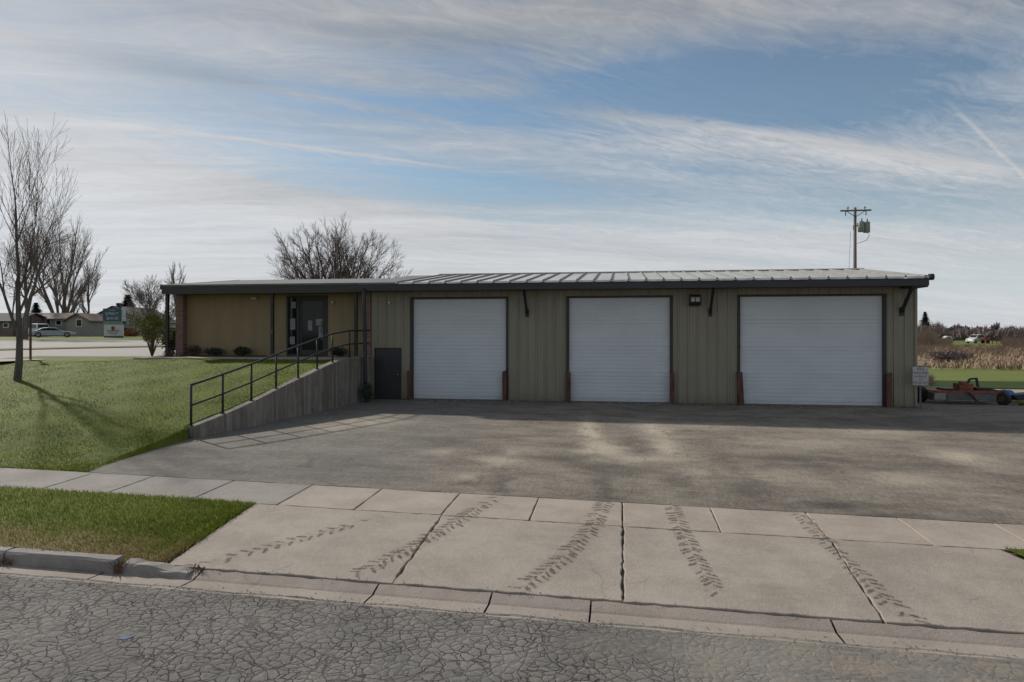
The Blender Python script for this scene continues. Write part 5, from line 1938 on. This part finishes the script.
I_.part('frame', MB().bar((q[0] - 1.9, q[1], z0 + 0.85), (q[0] + 2.1, q[1], z0 + 0.45), 0.2, 0.22).bar((q[0] - 1.2, q[1] - 0.8, z0 + 0.7), (q[0] - 1.2, q[1] + 0.8, z0 + 0.7), 0.2, 0.2), M['orange'])
I_.part('hopper', MB().prism([(q[0] - 1.9, z0 + 1.25), (q[0] - 0.5, z0 + 1.2), (q[0] - 0.75, z0 + 0.65), (q[0] - 1.6, z0 + 0.65)], 1, q[1] - 0.7, q[1] + 0.7), M['orange'])
I_.part('tines', MB().bar((q[0] + 0.2, q[1], z0 + 0.8), (q[0] + 0.1, q[1], z0 + 0.05), 0.12, 0.1).bar((q[0] + 0.9, q[1], z0 + 0.75), (q[0] + 0.8, q[1], z0 + 0.05), 0.12, 0.1).bar((q[0] + 1.6, q[1], z0 + 0.65), (q[0] + 1.5, q[1], z0 + 0.05), 0.12, 0.1), M['rust'])
for s_ in (-1, 1):
    I_.part('wheel', MB().tube([(q[0] - 1.2, q[1] + s_ * 0.8, z0 + 0.35), (q[0] - 1.2, q[1] + s_ * 1.0, z0 + 0.35)], 0.35, 12), M['tyre'])
# orange shrubs by the chimney house
for k, (u, v, lab) in enumerate(((127.5, 336.5, 'rust orange shrub right of the roadside sign'), (134, 336.5, 'rust orange shrub nearest the tall loose bush'))):
    q = at_d(u, v, 92)
    shrub('autumn_shrub', lab, (q[0], q[1], far_z(q[0], q[1])), (0.75, 0.5, 0.55), M['rustshrub'], 500, 0.11, 200 + k, 'orange shrubs before the chimney house')

# ================================================================== MOWER + CLUTTER AT THE RIGHT
q = at_z(958, 402, 0.03)
MX, MY, MZ = q[0], q[1], 0.03
E_ = Thing('rotary_mower', 'low orange tractor mower with grey side skirts parked beyond the garage corner', 'mower', (MX, MY, MZ))
k = sqrt(MX ** 2 + MY ** 2)
def mxy(u):
    return (u - 958) * 0.0335
a0, a1 = mxy(928), mxy(993)
def EX(mb_):
    return mb_.turn(YAW * 0.3, (MX, MY))
E_.part('deck', EX(MB().box(MX + a0, MX + a1, MY - 0.55, MY + 0.9, 0.39, 0.44).box(MX + a0, MX + a1, MY - 0.58, MY - 0.551, 0.36, 0.455)), M['orange'], bevel=0.008)
E_.part('skirt', EX(MB().box(MX + mxy(939), MX + mxy(985), MY - 0.56, MY - 0.53, 0.14, 0.355).box(MX + a0, MX + a0 + 0.03, MY - 0.5, MY + 0.88, 0.12, 0.375)), M['greypaint'])
E_.part('skid_bar', EX(MB().tube([(MX + mxy(936), MY - 0.6, 0.13), (MX + mxy(990), MY - 0.6, 0.13)], 0.022, 8)), M['steel'])
E_.part('gearbox', EX(MB().box(MX + mxy(956), MX + mxy(969), MY - 0.22, MY + 0.2, 0.441, 0.66).box(MX + mxy(958), MX + mxy(984), MY - 0.12, MY + 0.1, 0.442, 0.55).tube([(MX + mxy(962), MY, 0.65), (MX + mxy(962), MY, 0.72)], 0.12, 12)), M['orange'], bevel=0.02)
E_.part('belt_guard', EX(MB().box(MX + mxy(941), MX + mxy(953), MY - 0.3, MY + 0.25, 0.441, 0.50).box(MX + mxy(971), MX + mxy(983), MY - 0.3, MY + 0.25, 0.441, 0.535)), M['black'], bevel=0.015)
E_.part('hose', EX(MB().tube([(MX + mxy(959), MY - 0.2, 0.62), (MX + mxy(954), MY - 0.4, 0.74), (MX + mxy(948), MY - 0.5, 0.55), (MX + mxy(944), MY - 0.52, 0.40)], 0.014, 6)), M['black'])
E_.part('caster_arm', EX(MB().bar((MX + mxy(985), MY - 0.2, 0.47), (MX + mxy(990), MY - 0.62, 0.43), 0.06, 0.05).bar((MX + mxy(990), MY - 0.62, 0.44), (MX + mxy(990), MY - 0.62, 0.24), 0.05, 0.05)), M['rust'])
E_.part('hitch_mast', EX(MB().bar((MX + mxy(966), MY, 0.60), (MX + mxy(969), MY, 0.80), 0.06, 0.06).bar((MX + mxy(969), MY, 0.80), (MX + mxy(975), MY, 0.82), 0.06, 0.06).bar((MX + mxy(975), MY, 0.84), (MX + mxy(977), MY, 0.47), 0.06, 0.06)), M['black'])
E_.part('drawbar', EX(MB().bar((MX + mxy(960), MY - 0.5, 0.44), (MX + mxy(960), MY - 1.0, 0.18), 0.08, 0.07)), M['rust'])
for u, yv in ((989.5, -0.62), (989.5, 0.6), (925, 0.2)):
    r = 0.20 if u > 940 else 0.27
    mb = EX(MB().tube([(MX + mxy(u) - 0.10, MY + yv, r), (MX + mxy(u) - 0.08, MY + yv, r), (MX + mxy(u) + 0.08, MY + yv, r), (MX + mxy(u) + 0.10, MY + yv, r)], [r * 0.85, r, r, r * 0.85], 18).turn(radians(35 if u > 940 else 20), (MX + mxy(u), MY + yv)))
    w_ = E_.part('wheel', mb, M['tyre'])
    E_.part('rim', EX(MB().tube([(MX + mxy(u) - 0.115, MY + yv, r), (MX + mxy(u) + 0.115, MY + yv, r)], r * 0.5, 12).turn(radians(35 if u > 940 else 20), (MX + mxy(u), MY + yv))), M['rust'], w_)
q = at_z(919, 404, 0.04)
mb = MB()
mb.blob((q[0] + 0.1, q[1] + 1.4, 0.25), (0.42, 0.5, 0.38), 5, 0.25, 14, 9)
tag(mb.build('tarp_bundle', M['black'], None, (q[0] + 0.1, q[1] + 1.4, 0)), 'black covered bundle on the ground behind the no parking sign', 'bundle')
q = at_z(1004, 401, 0.02)
BB = Thing('plastic_barrel', 'blue plastic barrel with a pale end lying right of the orange mower', 'barrel', (q[0], q[1], 0.02))
dr = Vector((0.9, 0.35, 0))
c0 = Vector((q[0], q[1], 0.21)) - dr * 0.28
BB.part('drum', MB().tube([c0, c0 + dr * 0.03, c0 + dr * 0.18, c0 + dr * 0.20, c0 + dr * 0.36, c0 + dr * 0.38, c0 + dr * 0.54, c0 + dr * 0.57], [0.16, 0.185, 0.19, 0.20, 0.20, 0.19, 0.185, 0.16], 18), M['blue'])
BB.part('lid', MB().tube([c0 - dr * 0.02, c0 + dr * 0.005], 0.15, 16), M['whitepaint'])
q = at_z(1021, 401, 0.02)
mb = MB()
mb.prism([(-0.42, 0.22), (0.42, 0.30), (0.34, 0.08), (-0.25, 0.04)], 1, -0.3, 0.3)
for i in range(len(mb.v)):
    x, y, z = mb.v[i]
    mb.v[i] = (q[0] + x, q[1] + y, z + 0.02)
tag(mb.build('feed_trough', M['black'], None, (q[0], q[1], 0.02), bevel=0.03), 'low black trough at the right edge beside the blue barrel', 'trough')
q = at_z(1012, 405, 0.02)
shrub('weed_clump', 'green weedy clump growing in front of the black trough', (q[0] + 0.3, q[1], 0.0), (0.5, 0.25, 0.10), M['leafyellow'], 400, 0.03, 301)
